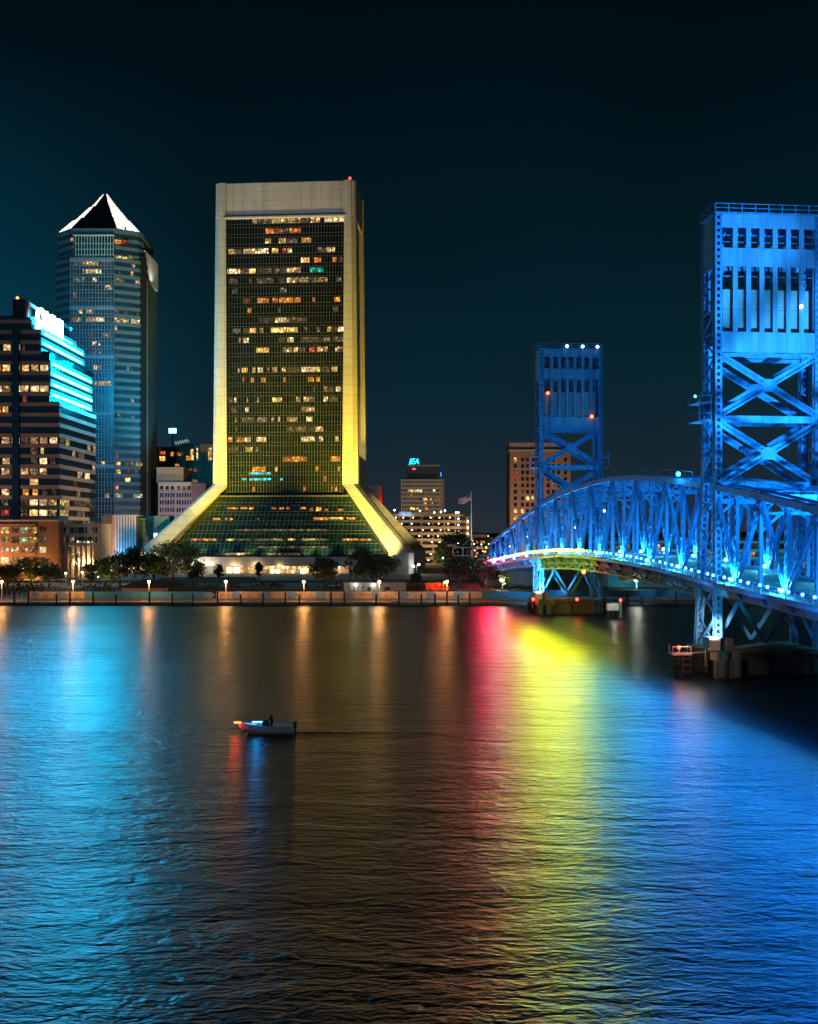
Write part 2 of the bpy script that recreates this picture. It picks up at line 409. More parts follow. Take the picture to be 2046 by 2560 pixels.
# plinth and lobby
MB().box(-45, 45, -21.6, 54, 7.3 - ZB, zpl - .02).build('plinth', M['cream'], T.o)
MB().box(-40.5, 40.5, -16.5, 52, -.5, 7.25 - ZB).build('lobby_wall', M['cream'], T.o)
WHOT = glow('lobby_light', (1, .66, .30), 4.5); WCR = litwin('lobby_rooms', (1, .60, .24), 1.6, .35)
for x0, x1, y0, y1, mi in ((568, 600, 1418, 1441, 0), (603, 612, 1414, 1440, 1), (620, 655, 1417, 1440, 1), (660, 722, 1413, 1422, 1), (620, 655, 1413, 1416, 1), (676, 700, 1424, 1440, 0), (702, 722, 1424, 1440, 1),
                          (724, 768, 1413, 1422, 1), (724, 742, 1424, 1440, 1), (752, 771, 1422, 1433, 0), (772, 800, 1414, 1438, 1), (836, 852, 1414, 1438, 1)):
    ua, za = T.hv(x0, y1, -16.6); ub, zb = T.hv(x1, y0, -16.6); zb = min(zb, 7.2 - ZB)
    if zb > max(za, 0) + .2: MB().box(ua, ub, -16.75, -16.55, max(za, .05), zb).build('lobby_window', WCR if mi else WHOT, T.o)
for i in range(-9, 10): MB().box(i * 4.3 - .25, i * 4.3 + .25, -19.4, -18.9, -.5, 7.3 - ZB).build('lobby_column', M['cream'], T.o)

# lit rooms and glowing sign reflections (positions read off each storey)
def zrow(ox, oy, s, yc, segs, defk='g', hpx=None):
    out = []
    for q in segs:
        x0, x1 = q[0], q[1]; k = q[2] if len(q) > 2 else defk
        out.append((ox + x0 / s, ox + x1 / s, oy + yc / s, k))
    return out
rows = []
A3 = (520, 430, 3.783); A4 = (360, 980, 3.746); A5 = (780, 1080, 3.746)
rows += zrow(*A3, 432, [(420, 460, 'w'), (470, 600, 'g'), (610, 740, 'w'), (750, 880, 'w'), (890, 960), (970, 1060, 'w'), (1100, 1300, 'W')])
rows += zrow(*A3, 485, [(530, 590), (600, 720, 'y'), (750, 880, 'y'), (885, 950)])
rows += zrow(*A3, 540, [(540, 700, 'o'), (700, 760, 'Y'), (765, 880, 'o')])
rows += zrow(*A3, 632, [(540, 595, 'y'), (670, 735, 'y'), (745, 850, 'y'), (885, 975, 'Y')])
rows += zrow(*A3, 718, [(190, 320, 'w'), (330, 460, 'W'), (465, 570, 'W'), (600, 665, 'y'), (700, 740, 'r'), (750, 800, 'y'), (1030, 1110), (1120, 1160, 'W'), (1170, 1200, 'W')])
rows += zrow(*A3, 818, [(880, 960, 'Y'), (1005, 1070, 'o'), (1175, 1215, 'O'), (1240, 1275, 'Y')])
rows += zrow(*A3, 910, [(180, 305, 'W'), (318, 450, 'Y'), (470, 600), (620, 740), (745, 880, 'w'), (960, 1090, 't')])
rows += zrow(*A3, 1000, [(385, 415, 'Y'), (460, 620, 'g'), (665, 735, 'g'), (745, 850, 'w'), (860, 1030, 'w'), (1035, 1130, 'w'), (1210, 1260, 'g'), (190, 280, 'd')])
rows += zrow(*A3, 1100, [(230, 280), (680, 740), (700, 720, 't')])
rows += zrow(*A3, 1192, [(330, 400, 'o'), (465, 515, 'Y'), (515, 580, 'o'), (610, 660, 'o'), (675, 740, 'O'), (745, 805, 'O'), (815, 880, 'O'), (985, 1015, 'o'), (1195, 1250, 'O')])
rows += zrow(*A3, 1285, [(375, 410, 'O'), (1185, 1235, 'g'), (660, 690, 'd')])
rows += zrow(*A3, 1372, [(480, 620, 'd'), (630, 740, 'W'), (745, 775, 'w'), (780, 940, 'g')])
rows += zrow(*A3, 1470, [(235, 310, 'Y'), (335, 455, 'Y'), (485, 525, 'w'), (595, 735, 'Y'), (745, 850, 'Y'), (915, 940), (1030, 1060, 'w'), (1130, 1160, 'w'), (1165, 1300, 'W')])
rows += zrow(*A3, 1568, [(290, 310, 'w'), (330, 385, 'W'), (665, 735, 'g'), (750, 810, 'W'), (880, 1060, 'g'), (1070, 1160, 'g'), (1180, 1300, 'g')])
rows += zrow(*A3, 1665, [(455, 580, 'Y'), (700, 740, 'w'), (745, 800, 'w'), (810, 850, 'Y'), (860, 920, 'w'), (960, 1010, 'r'), (1030, 1130, 'w'), (1200, 1240, 'w'), (1245, 1300, 'Y')])
rows += zrow(*A3, 1845, [(280, 300, 'w'), (320, 375, 'Y'), (415, 450, 'Y'), (470, 520, 'W'), (565, 580, 'w'), (605, 655, 'w'), (700, 735, 'w'), (750, 870, 'd'), (885, 1020, 'W'), (1025, 1055, 'Y'), (1060, 1150, 'd'), (1170, 1225, 'Y')])
rows += zrow(*A3, 1940, [(325, 345, 'o'), (405, 435, 'O'), (505, 545, 'O'), (710, 735, 'o'), (945, 1000, 'O'), (1025, 1060, 'O')])
rows += zrow(*A3, 2045, [(1000, 1015, 't'), (1095, 1130, 'w'), (1140, 1190, 'g'), (1210, 1260, 'W')])
rows += zrow(*A3, 2118, [(190, 240, 'd'), (250, 270, 'W'), (365, 380, 'w'), (465, 480, 'w'), (605, 700, 'y'), (835, 870, 'w'), (900, 1015, 'w'), (1095, 1135, 'y'), (1150, 1230, 'g')])
rows += zrow(*A4, 150, [(815, 870), (950, 980, 'W'), (1480, 1600, 'w')])
rows += zrow(*A4, 240, [(850, 870, 'w'), (920, 1030, 'w'), (1060, 1160, 'W'), (1195, 1220, 'w'), (1250, 1275, 'w'), (1340, 1435, 'w'), (1520, 1580, 'W')])
rows += zrow(*A4, 335, [(1340, 1400, 'd'), (1420, 1520, 'w'), (1530, 1680, 'W'), (855, 875, 'w')])
rows += zrow(*A4, 428, [(790, 830, 'O'), (870, 940, 'O'), (945, 1000, 'W'), (1055, 1150, 'W'), (1475, 1605, 'W'), (1640, 1680, 'w')])
rows += zrow(*A4, 520, [(790, 880, 'd'), (950, 1020, 'y'), (1050, 1080, 'w')])
rows += zrow(*A4, 615, [(1300, 1400, 'o'), (1400, 1530, 'O')])
rows += zrow(*A4, 710, [(1015, 1140, 'O'), (1230, 1255, 'w'), (1610, 1630, 'O')])
rows += zrow(*A4, 765, [(980, 1190, 'c')])  # reflected signs from across the river, built as glowing panes
rows += zrow(*A4, 818, [(920, 960, 'c'), (985, 1190, 'c'), (1275, 1300, 'c')])  # more of the sign reflection, put into emissive panes
rows += zrow(*A4, 890, [(1015, 1040, 'o'), (1490, 1520, 'o')])
rows += zrow(*A5, 50, [(75, 105, 'w'), (220, 250, 'W')]) + zrow(*A5, 237, [(175, 265, 'O')]) + zrow(*A5, 325, [(35, 60, 'O'), (245, 270, 'w')])
rows += zrow(*A5, 420, [(110, 140, 'o')]) + zrow(*A5, 522, [(180, 200, 'o'), (220, 240, 'o')])
for x0, x1, yc, k in rows:
    v = VC - sh(30)[1] - .02
    ua, zc = T.hv(x0, yc, v); ub, _ = T.hv(x1, yc, v)
    h = min(fz, key=lambda q: abs(q + 2.35 - zc)) if k not in 'c' else zc - 1.6
    vv = VC - sh(h + 2)[1]
    # break wide strips into rooms
    n = max(1, round((ub - ua) / 3.2)); st = (ub - ua) / n
    for i in range(n):
        kk = k if R.random() < .8 else ('g' if k in 'wWyY' else k)
        T.W(ua + i * st + .04, ua + (i + 1) * st - .04, vv - .03, vv + .1, h + (1.5 if k != 'c' else 1.2), h + (3.5 if k != 'c' else 2.1), kk)
ROWS_SK = zrow(*A4, 1095, [(775, 885, 'o'), (905, 970, 'O'), (985, 1030, 'O'), (1195, 1240, 'o'), (1270, 1310, 'o'), (1335, 1365, 'o'), (1470, 1520, 'O'), (1550, 1590, 'd'), (1615, 1665, 'O')]) \
    + zrow(*A5, 735, [(-20, 15, 'o'), (40, 90, 'Y'), (120, 155, 'o'), (245, 300, 'o')]) \
    + zrow(*A4, 1195, [(645, 715, 'O'), (760, 785, 'O'), (800, 830, 'O'), (1060, 1080, 'o'), (1590, 1722, 'O')]) + zrow(*A5, 815, [(15, 140, 'O'), (155, 295, 'Y'), (325, 410, 'O')]) \
    + zrow(*A4, 1300, [(850, 1180, 'd'), (1190, 1500, 'd'), (1510, 1722, 'd')]) \
    + zrow(*A4, 1390, [(430, 550, 'o'), (560, 680, 'O'), (770, 850, 'y'), (860, 1000, 'd'), (1060, 1180, 'g'), (1190, 1300, 'y'), (1350, 1420, 'y'), (1480, 1600, 'y'), (1610, 1722, 'd')]) \
    + zrow(*A5, 1015, [(0, 125, 'g'), (290, 350, 'O'), (355, 450, 'o'), (455, 560, 'o')]) + zrow(*A4, 1460, [(1060, 1440, 'd'), (1450, 1722, 'd')]) + zrow(*A4, 1525, [(670, 760, 'g'), (770, 960, 'w'), (1100, 1300, 'g'), (1310, 1460, 'g')])
for x0, x1, yc, k in ROWS_SK:
    zz = 15.0
    for _ in range(8):
        u, v = skv(zz); uu, zz = T.hv(x0, yc, v - .03)
    ub, _z = T.hv(x1, yc, v - .03)
    n = max(1, round((ub - uu) / 3.4)); st = (ub - uu) / n
    for i in range(n):
        za, zb = zz - .75, zz + .75; a_, b_ = uu + i * st + .05, uu + (i + 1) * st - .05
        T.win.append((a_, b_, skv(zz)[1] - .10, skv(zz)[1] + .25, za, zb, k))
T.flush()
# roof and ground floodlights
YEL = (1, .66, .03)
for (px, tx) in ((545, 545), (566, 560), (872, 873), (900, 905)):
    X = Xp(px, 455)
    spot('floodlight', (X * .985, 404, 5.5), (X, 455, 72), YEL, 620e3, 62, .9, .8)
for px in (560, 640, 715, 790, 870): spot('floodlight', (Xp(px, 452), 426, 13), (Xp(px, 452), 458, 62), (1, .72, .05), 14e3, 95, .8, .5)
for (x, y, tx, ty, tz, p_) in ((-90, 366, -93, 435, 27, 560e3), (-6, 404, -11, 437, 25, 380e3), (12, 446, 0, 478, 24, 150e3)):
    spot('floodlight', (x, y, 7), (tx, ty, tz), (1, .66, .04) if x < -50 else (1, .76, .20), p_, 30 if x < -50 else 40, .9, .5)
spot('floodlight', (-70, 330, 6), (-52, 452, 160), (.85, .72, .92), 430e3, 22, .9, .8)   # roof band
for px in (502, 560, 625, 675, 770, 811, 880, 925): u = Xp(px, 433); spot('skirt_uplight', (u, 427.6 + (u + 52) * -.078, 11.3), (u, 445, 24), (.80, 1, .25), 7500, 75, .8, .3)
for px in (478, 517): point('lobby_lamp', (Xp(px, 431), 430, 7.2), (1, .93, .72), 1400, .4)
for px in (585, 640, 700, 760, 850): point('lobby_lamp', (Xp(px, 431), 430.5, 6.9), (1, .70, .38), 650, .5)

# ================================================================== OCTAGONAL TOWER WITH PYRAMID ROOF
O = Bld('office_tower', -156, 557, 4.4, 0, 'dark octagonal high-rise with banded storeys and a white-lit pyramid roof', 'skyscraper')
op = [(-11.2, -22), (10, -22), (21.1, -16), (22.6, -12), (19.8, 23), (-21.6, 23), (-21.6, -14)]
def off(poly, d):
    cx = sum(p[0] for p in poly) / len(poly); cyy = sum(p[1] for p in poly) / len(poly); out = []
    n = len(poly)
    for i in range(n):
        a, b_, c = Vector(poly[i - 1]), Vector(poly[i]), Vector(poly[(i + 1) % n])
        e1 = (b_ - a).normalized(); e2 = (c - b_).normalized()
        n1 = Vector((e1.y, -e1.x)); n2 = Vector((e2.y, -e2.x)); bi = (n1 + n2); bi /= max(.3, bi.dot(n1)); out.append(tuple(b_ + bi * d))
    return out
zr = 171.4 - 4.4; zs = 156.6 - 4.4
MB().prism(op, -.5, zs).prism(off(op, -1.2), zs, zr - .5).build('glass_core', M['glass_teal'], O.o)
b = MB(); FH = 3.96
nf = int(zs / FH)
for i in range(nf + 1):
    z = i * FH; b.prism(off(op, .3), z, min(z + 1.75, zs + .4))
for i in range(4): b.prism(off(op, -.9), zs + .9 + i * 3.9, zs + 2.5 + i * 3.9)
b.prism(off(op, -.8), zr - 1.6, zr)
b.build('spandrel_band', M['octo'], O.o)
# solid right flank and corner shaft
MB().loft([[(22.75, -9, -.5), (23.4, -9, -.5), (20.6, 23.4, -.5), (19.9, 23.4, -.5)], [(22.75, -9, zs - 8), (23.4, -9, zs - 8), (20.6, 23.4, zs - 8), (19.9, 23.4, zs - 8)]]).build('side_wall', M['octo_side'], O.o)
MB().loft([[(21.6, -15.6, -.5), (23.2, -12, -.5), (23.1, -10, -.5), (21, -14, -.5)], [(21.6, -15.6, zs + 3), (23.2, -12, zs + 3), (23.1, -10, zs + 3), (21, -14, zs + 3)]]).build('corner_shaft', M['dark'], O.o)
# white recess near the top right
MB().box(20.4, 22.2, -9.5, 19, zs - 7.5, zs + 7).build('recess_wall', M['white'], O.o)
spot('recess_lamp', (-156 + 27, 557 + 2, zs - 2), (-156 + 20, 557 + 4, zs + 10), (.95, .97, 1), 1900, 120, .6, .4)
# centre bay of the front: gridded glass
MB().box(-11.5, 10.3, -23.1, -21.9, -.5, zs + .2).build('centre_bay', M['glass_teal'], O.o)
MB().box(-9.5, 10.1, -22.3, -21.4, zs, zr - 4).build('centre_bay', M['glass'], O.o)
b = MB()
for i in range(15):
    u = -11.4 + i * 21.6 / 14; b.box(u - .12, u + .12, -23.4, -23.12, -.5, zs + .2)
for i in range(nf + 1):
    for dz in (0, 1.5): b.box(-11.4, 10.2, -23.36, -23.15, i * FH + dz - .12, i * FH + dz + .12)
for z in (zs - 2.2, zs - 26, zs - 50, zs - 78, zs - 104): b.box(-11.6, 10.4, -23.5, -23.1, z, z + 1.6)
b.build('bay_grid', surf('bay_metal', (.20, .27, .33), .5, .1), O.o)
b = MB()
for i in range(14): u = -8.9 + i * 18.6 / 13; b.box(u - .2, u + .2, -22.7, -22.32, zs + .4, zr - 4.2)
for z in (zs + 1.4, zs + 4.2, zs + 7): b.box(-9.1, 9.9, -22.66, -22.35, z - .15, z + .15)
b.build('crown_grid', surf('crown_metal', (.30, .50, .50), .5, .1), O.o)
MB().box(-10, 10.2, -23.3, -21.8, zr - 4.1, zr - 3.6).build('crown_ledge', M['white'], O.o)
# pyramid
PG = M['glass']; PL = litwin('pyramid_corner_glow', (1, .88, .78), 2.2, .75)  # emission on the corner faces stands in for floodlighting
tiers = [(zr, 21.2, zr + 7.4, 14.6), (zr + 7.7, 13.6, zr + 15.4, 7.2), (zr + 15.7, 6.3, zr + 23.4, .9)]
cxx = -.4; cyy_ = -.2
def octr(h, z, c):
    c = h * c
    return [(cxx - h + c, cyy_ - h, z), (cxx + h - c, cyy_ - h, z), (cxx + h, cyy_ - h + c, z), (cxx + h, cyy_ + h - c, z), (cxx + h - c, cyy_ + h, z), (cxx - h + c, cyy_ + h, z), (cxx - h, cyy_ + h - c, z), (cxx - h, cyy_ - h + c, z)]
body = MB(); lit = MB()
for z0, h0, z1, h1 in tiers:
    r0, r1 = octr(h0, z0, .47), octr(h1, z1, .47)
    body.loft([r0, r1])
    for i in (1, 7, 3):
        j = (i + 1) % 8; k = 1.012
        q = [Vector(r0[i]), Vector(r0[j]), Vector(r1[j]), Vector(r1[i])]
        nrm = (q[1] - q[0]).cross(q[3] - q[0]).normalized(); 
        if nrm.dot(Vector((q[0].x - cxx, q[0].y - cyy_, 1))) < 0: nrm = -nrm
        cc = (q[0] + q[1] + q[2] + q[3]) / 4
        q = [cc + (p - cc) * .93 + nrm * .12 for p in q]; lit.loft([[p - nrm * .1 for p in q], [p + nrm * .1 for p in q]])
body.build('pyramid_roof', PG, O.o); lit.build('corner_glow', PL, O.o)
MB().tube([(cxx, cyy_, zr + 23), (cxx, cyy_, zr + 27)], [.15, .05], 6).build('mast', M['grey'], O.o)
b = MB()
for i in range(18): b.box(-14 + i * 1.65, -13.2 + i * 1.65, -18.3, -17.8, zr, zr + 1.6)
b.build('roof_railing', M['octo'], O.o)
MB().ball((-19.5, -12, zr + .8), .5).build('beacon', glow('amber_beacon', (1, .25, .02), 6), O.o)
B1 = (0, 440, 3.85); B2 = (0, 960, 3.717)
rr = zrow(*B1, 620, [(625, 705, 'w')]) + zrow(*B1, 855, [(720, 825, 'g'), (835, 945, 'Y'), (960, 1070, 'g')]) + zrow(*B1, 928, [(800, 820, 'w'), (830, 950, 'W'), (955, 980, 'w')]) + \
    zrow(*B1, 1010, [(715, 770), (780, 815), (890, 930, 'w')]) + zrow(*B1, 1082, [(1010, 1080, 'w'), (925, 945, 'g')]) + zrow(*B1, 1165, [(712, 740, 'w')]) + zrow(*B1, 1325, [(760, 795, 'W'), (835, 900, 'w')]) + \
    zrow(*B1, 1402, [(690, 785, 'w'), (830, 920, 'w'), (925, 1005, 'W')]) + zrow(*B1, 1555, [(845, 930, 'g'), (980, 1065, 'g')]) + zrow(*B1, 1635, [(885, 930, 'w'), (950, 965, 'w')]) + zrow(*B1, 1718, [(880, 930, 'g'), (945, 970)]) + \
    zrow(*B1, 1868, [(905, 935, 'W'), (945, 975, 'w')]) + zrow(*B1, 2028, [(905, 930, 'w'), (945, 1070, 'w')]) + zrow(*B2, 705, [(940, 980, 'y')]) + zrow(*B2, 1008, [(980, 1015, 'w')])
for x0, x1, yc, k in rr:
    ua, zc = O.hv(x0, yc, -23.1); ub, _ = O.hv(x1, yc, -23.1)
    if ua < -11.3: ua = -11.2
    if ub > 10.2: ub = 10.1
    if ub <= ua: continue
    zf_ = round((zc - 2.7) / FH) * FH; O.W(ua, ub, -23.13, -23.0, zf_ + 1.7, zf_ + 3.7, k)
# right chamfer windows (face from (10,-22) to (21.1,-16))
rr = zrow(*B1, 628, [(1100, 1165, 'O'), (1170, 1240, 'r')]) + zrow(*B1, 778, [(1098, 1245, 'y'), (1255, 1280, 'w')]) + zrow(*B1, 875, [(1270, 1300, 'w')]) + zrow(*B1, 955, [(1262, 1285, 'Y'), (1150, 1165)]) + \
    zrow(*B1, 1020, [(1110, 1200, 'g'), (1300, 1345, 'w')]) + zrow(*B1, 1325, [(1110, 1150, 'g'), (1200, 1235), (1310, 1335, 'g')]) + zrow(*B1, 1398, [(1090, 1240, 'w'), (1262, 1345, 'W')]) + zrow(*B1, 1485, [(1100, 1130, 'w')]) + \
    zrow(*B1, 1710, [(1125, 1150, 'g')]) + zrow(*B1, 1790, [(1115, 1138, 'g')]) + zrow(*B1, 1870, [(1222, 1240, 'w'), (1262, 1275, 't')]) + zrow(*B2, 188, [(1220, 1242, 'w')]) + zrow(*B2, 328, [(1100, 1125, 'w'), (1215, 1245, 'g')]) + \
    zrow(*B2, 635, [(1080, 1100, 'w')]) + zrow(*B2, 715, [(1080, 1120, 'y'), (1165, 1250, 'g'), (1262, 1325, 'y')]) + zrow(*B2, 785, [(1082, 1120, 'y'), (1160, 1290, 'd')]) + zrow(*B2, 860, [(1165, 1210, 'Y')]) + \
    zrow(*B2, 940, [(1080, 1100, 'O')]) + zrow(*B2, 1008, [(1045, 1140, 'G'), (1242, 1325, 'G')])
wm_ = MB()
for x0, x1, yc, k in rr:
    def hit(px, py):
        d = O.ray(px, py); n_ = Vector((6, -11.1, 0)).normalized(); p0 = Vector((10, -22, 0)) + n_ * .12
        t = (p0 - O.ro).dot(n_) / d.dot(n_); return O.ro + d * t, n_
    a_, n_ = hit(x0, yc); b_, _ = hit(x1, yc)
    zf_ = round((a_.z - 2.9) / FH) * FH
    if zf_ > zs - 3: zf_ = a_.z - 2.8
    q = [Vector((a_.x, a_.y, zf_ + 1.9)), Vector((b_.x, b_.y, zf_ + 1.9)), Vector((b_.x, b_.y, zf_ + 3.7)), Vector((a_.x, a_.y, zf_ + 3.7))]
    m1 = MB(); m1.loft([[p - n_ * .05 for p in q], [p + n_ * .05 for p in q]]); m1.build('window', W_[k], O.o)
O.flush()

# ================================================================== STEPPED OFFICE BLOCK, CYAN LIT CROWN
S = Bld('office_block', -129.6, 400, 4.0, 0, 'stepped dark office block with cyan glowing upper right side and white rooftop sign', 'office building')
FS = 3.83
tz = [(0, 46.5, 69.3), (-3.4, 54.0, 87.8), (-6.9, 54.6, 96.0), (-10.4, 55.2, 100.4)]
zprev = -.5; core = MB(); bands = MB(); cy_b = []
CYL = glow('cyan_wash_glow', (0, .62, .80), 1.15); CYH = glow('cyan_white_strip', (.27, .95, 1), 3.6)  # panel emission stands in for the cyan floodlight wash on the spandrels
cyp = MB(); cyh = MB()
for i, (u1, v1, zt) in enumerate(tz):
    zt -= 4.0; core.box(-80, u1, 0 if i == 0 else .02 * i, v1, zprev, zt - .02); zprev = zt
core.build('glass_core', M['glass'], S.o)
zc0 = Zp(1041, 400) - 4.0
# spandrel bands ring each tier
k = -20
while True:
    z = zc0 + k * FS; k += 1
    if z < 4: continue
    if z > 95: break
    ti = 0 if z < tz[0][2] - 5.5 else 1 if z < tz[1][2] - 5.5 else 2 if z < tz[2][2] - 5.0 else 3
    u1, v1, _ = tz[ti]
    bands.box(-80, u1 + .22, -.22, 0.0 + .3, z, z + 1.35)
    if ti == 0: bands.box(u1 - .3, u1 + .22, .31, v1 + .2, z, z + 1.45)
    else:
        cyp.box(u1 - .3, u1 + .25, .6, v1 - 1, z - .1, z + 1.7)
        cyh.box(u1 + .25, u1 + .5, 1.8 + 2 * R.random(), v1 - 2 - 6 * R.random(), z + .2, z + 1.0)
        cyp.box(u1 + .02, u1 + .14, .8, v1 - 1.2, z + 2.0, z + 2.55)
bands.build('spandrel_band', M['spandrel'], S.o); cyp.build('wash_panel', CYL, S.o); cyh.build('glow_strip', CYH, S.o)
S.part('glass_column', M['glass'], Xp(30, 399) + 129.6, Xp(47, 399) + 129.6, -.9, -.23, -.5, 92)
# corner drum with beacon
b = MB(); cxd = Xp(52, 404) + 129.6; b.tube([(cxd, 4.5, 60), (cxd, 4.5, 103.5)], 3.0, 20); b.build('stair_drum', M['dark'], S.o)
MB().ball((cxd - .8, 3, 104.2), .55).build('beacon', glow('orange_beacon', (1, .12, .02), 9), S.o)
# roof screen and sign
MB().box(-12.9, -12.5, 4, 55, 101.6, 103.0).build('roof_screen', surf('screen_metal', (.25, .4, .5), .5, .1), S.o)
b = MB()
for v in (6, 16, 28, 40, 52): b.box(-12.9, -12.6, v, v + .3, 96, 101.6)
b.build('screen_post', M['dark'], S.o)
S.part('roof_setback', M['dark'], -60, -13, 10, 50, 96.3, 99.0)
SG = glow('sign_white', (1, .97, 1), 4.5)
text_mesh('roof_sign', 'OMNI', SG, S.o, (-10.0, 20.0, 97.6), (rad(90), 0, rad(90)), 10.2, .5, 1.12, bold=.22)
MB().box(-10.3, -9.9, 4.5, 37, 91.6, 94.2).build('sign_base', CYH, S.o)
MB().box(-10.3, -10.0, 38, 53, 91.2, 93.6).build('glow_strip', CYH, S.o)
C1 = (0, 700, 6.34); C2 = (0, 1040, 6.38)
rr = zrow(*C1, 990, [(55, 175, 'w'), (205, 320, 'W'), (360, 395)]) + zrow(*C1, 1330, [(-10, 20, 'O'), (50, 160, 'Y'), (200, 315, 'Y'), (355, 460, 'Y'), (500, 610, 'w'), (645, 765, 'W')]) + \
    zrow(*C1, 1660, [(-20, 25, 'W'), (45, 165, 'w'), (195, 325, 'W'), (340, 450, 'w'), (490, 620, 'W'), (640, 770, 'W')]) + zrow(*C1, 2000, [(-10, 15, 'O'), (45, 130, 'Y'), (240, 300, 'w')]) + zrow(*C1, 1830, [(225, 265, 'd'), (370, 425, 'r')]) + \
    zrow(*C2, 335, [(35, 155, 'w'), (190, 315, 'W'), (345, 455, 'd'), (485, 605, 'w'), (640, 755, 'w'), (800, 915, 'W')]) + zrow(*C2, 510, [(490, 605, 'g'), (655, 700, 'y')]) + zrow(*C2, 668, [(45, 155, 'w'), (240, 300, 'g'), (500, 600, 'g'), (640, 750, 'W'), (800, 880, 'd')]) + \
    zrow(*C2, 828, [(30, 155, 'w'), (190, 310, 'W'), (335, 455, 'w'), (485, 605, 'w'), (640, 750, 'w')]) + zrow(*C2, 1000, [(480, 610, 'Y')]) + zrow(*C2, 1148, [(35, 155, 'w'), (190, 305, 'g'), (370, 455, 'O'), (525, 605, 'O'), (680, 750, 'd'), (830, 900, 'd')]) + \
    zrow(*C2, 1322, [(30, 130, 'd'), (190, 250, 'g'), (340, 460, 'd'), (475, 605, 'W'), (630, 755, 'W'), (780, 905, 'w')]) + zrow(*C2, 1482, [(20, 150, 'r'), (190, 250, 'd'), (340, 440, 'd'), (475, 605, 'Y'), (630, 755, 'W'), (780, 905, 'w')]) + \
    zrow(*C2, 1660, [(180, 300, 'c'), (320, 470, 'c'), (640, 770, 'c')])
for x0, x1, yc, k in rr:
    ua, zc = S.hv(x0, yc, -.03); ub, _ = S.hv(x1, yc, -.03)
    kf = round((zc - zc0 - 2.6) / FS); z = zc0 + kf * FS; S.W(ua, ub, -.06, .1, z + 1.5, z + 3.7, k)
rr = zrow(*C2, 365, [(965, 1030, 'g'), (1050, 1110, 'y')]) + zrow(*C2, 560, [(1160, 1210, 'w'), (1250, 1350, 'd'), (1400, 1450, 'y'), (1490, 1600, 'w')]) + zrow(*C2, 885, [(1240, 1310, 'w'), (1360, 1430, 'W'), (1480, 1600, 'w')]) + \
    zrow(*C2, 1190, [(1230, 1280, 'w')]) + zrow(*C2, 1335, [(960, 1105, 'y'), (1180, 1600, 'g')]) + zrow(*C2, 1490, [(960, 1095, 'y'), (1230, 1350, 'g')]) + zrow(*C2, 1020, [(1185, 1230, 'g')]) + zrow(*C2, 1660, [(960, 1080, 'g'), (1330, 1600, 'g')])
for x0, x1, yc, k in rr:
    va, zc = S.hu(x0, yc, .03); vb, _ = S.hu(x1, yc, .03); va = max(va, .6); vb = min(vb, 46)
    kf = round((zc - zc0 - 2.6) / FS); z = zc0 + kf * FS
    if vb > va: S.W(-.1, .06, va, vb, z + 1.55, z + 3.7, k)
S.flush()
for (v, z) in ((12, 72), (30, 72), (44, 72), (14, 88), (36, 88)):
    point('cyan_fill', (-129.6 + 2.5, 400 + v, z), (0, .60, 1), 26e3, 1.2)  # added points strengthen the cyan cast around the crown
    spot('river_tint_spot', (-125 if v > 13 else -143, 398 + (v * .6 if v > 13 else -2), z + 6), (-44, 20, 0), (0, .42, .9), 56e3 if v > 13 else 112e3, 31, 1.0, 3.0)  # added spot aimed at the river for the cyan streak
spot('river_tint_spot', (-151, 396, 78), (-84, 20, 0), (0, .42, .9), 140e3, 31, 1.0, 3.0)  # added too, widens the cyan streak to the left
spot('tint_spot', (-137, 450, 96), (-83, 458, 104), (0, .52, 1), 150e3, 110, .8, 1.2)  # added; puts the cyan edge on the flared tower
spot('tint_spot', (-99, 474, 19), (-134, 572, 112), (.10, .70, .85), 420e3, 34, .8, 1)  # added teal spot tints the octagonal tower's right side
point('sign_glow_fill', (-129.6 - 4, 418, 104), (.0, .55, 1), 30e3, 2)  # added point stands in for the cyan glow around the sign
spot('tint_spot', (-138, 452, 104), (-156, 540, 120), (0, .50, .9), 150e3, 120, .9, 1.5)  # added; tints the octagonal tower blue
spot('tint_spot', (-150, 456, 92), (-156, 540, 60), (0, .50, .9), 70e3, 110, .9, 1.5)  # added likewise, for its lower storeys
point('roof_lamp', (Xp(258, 446), 446.5, Zp(1022, 446)), (.9, .95, 1), 900, .4)

# ================================================================== LOW BUILDINGS, LEFT
H = Bld('hotel', -146, 393, 4.0, 0, 'low brick hotel with lit windows at the left edge, orange near street level', 'hotel')
xr = Xp(147, 393) + 146; xl = -30; ht = Zp(1303, 393) - 4.0
H.part('wall', M['brick'], xl, xr, 0, 6.2, -.5, ht)
H.part('roof_edge', M['cream'], xl, xr + .2, -.25, 6.4, ht, ht + .5)
H.part('upper_wall', M['brick'], xl, xr - 8.2, -.8, -.02, -.5, ht - 1.0)
D1 = (0, 1300, 4.3075)
rr = zrow(*D1, 108, [(-70, -20, 'w'), (15, 100, 'y'), (125, 200, 'd'), (220, 300, 'G'), (320, 345, 'w'), (355, 400, 'Y'), (430, 500, 'd')]) + zrow(*D1, 215, [(15, 100, 'w'), (125, 200, 'd'), (220, 300, 'G'), (320, 400, 'y'), (430, 500, 'd')]) + \
    zrow(*D1, 320, [(20, 95, 'W'), (125, 200, 'w'), (225, 300, 'w'), (325, 390, 'g'), (430, 500, 'W')]) + zrow(*D1, 435, [(20, 95, 'W'), (125, 190, 'w'), (225, 300, 'w'), (430, 495, 'g')])
for x0, x1, yc, k in rr:
    v = -.85 if x1 / 1 < Xp(0, 1) + 1e9 and x1 < 95 else -.05
    ua, zc = H.hv(x0, yc, v); ub, _ = H.hv(x1, yc, v); H.W(ua, ub, v - .05, v + .1, zc - 1.1, zc + 1.1, k)
H.flush()
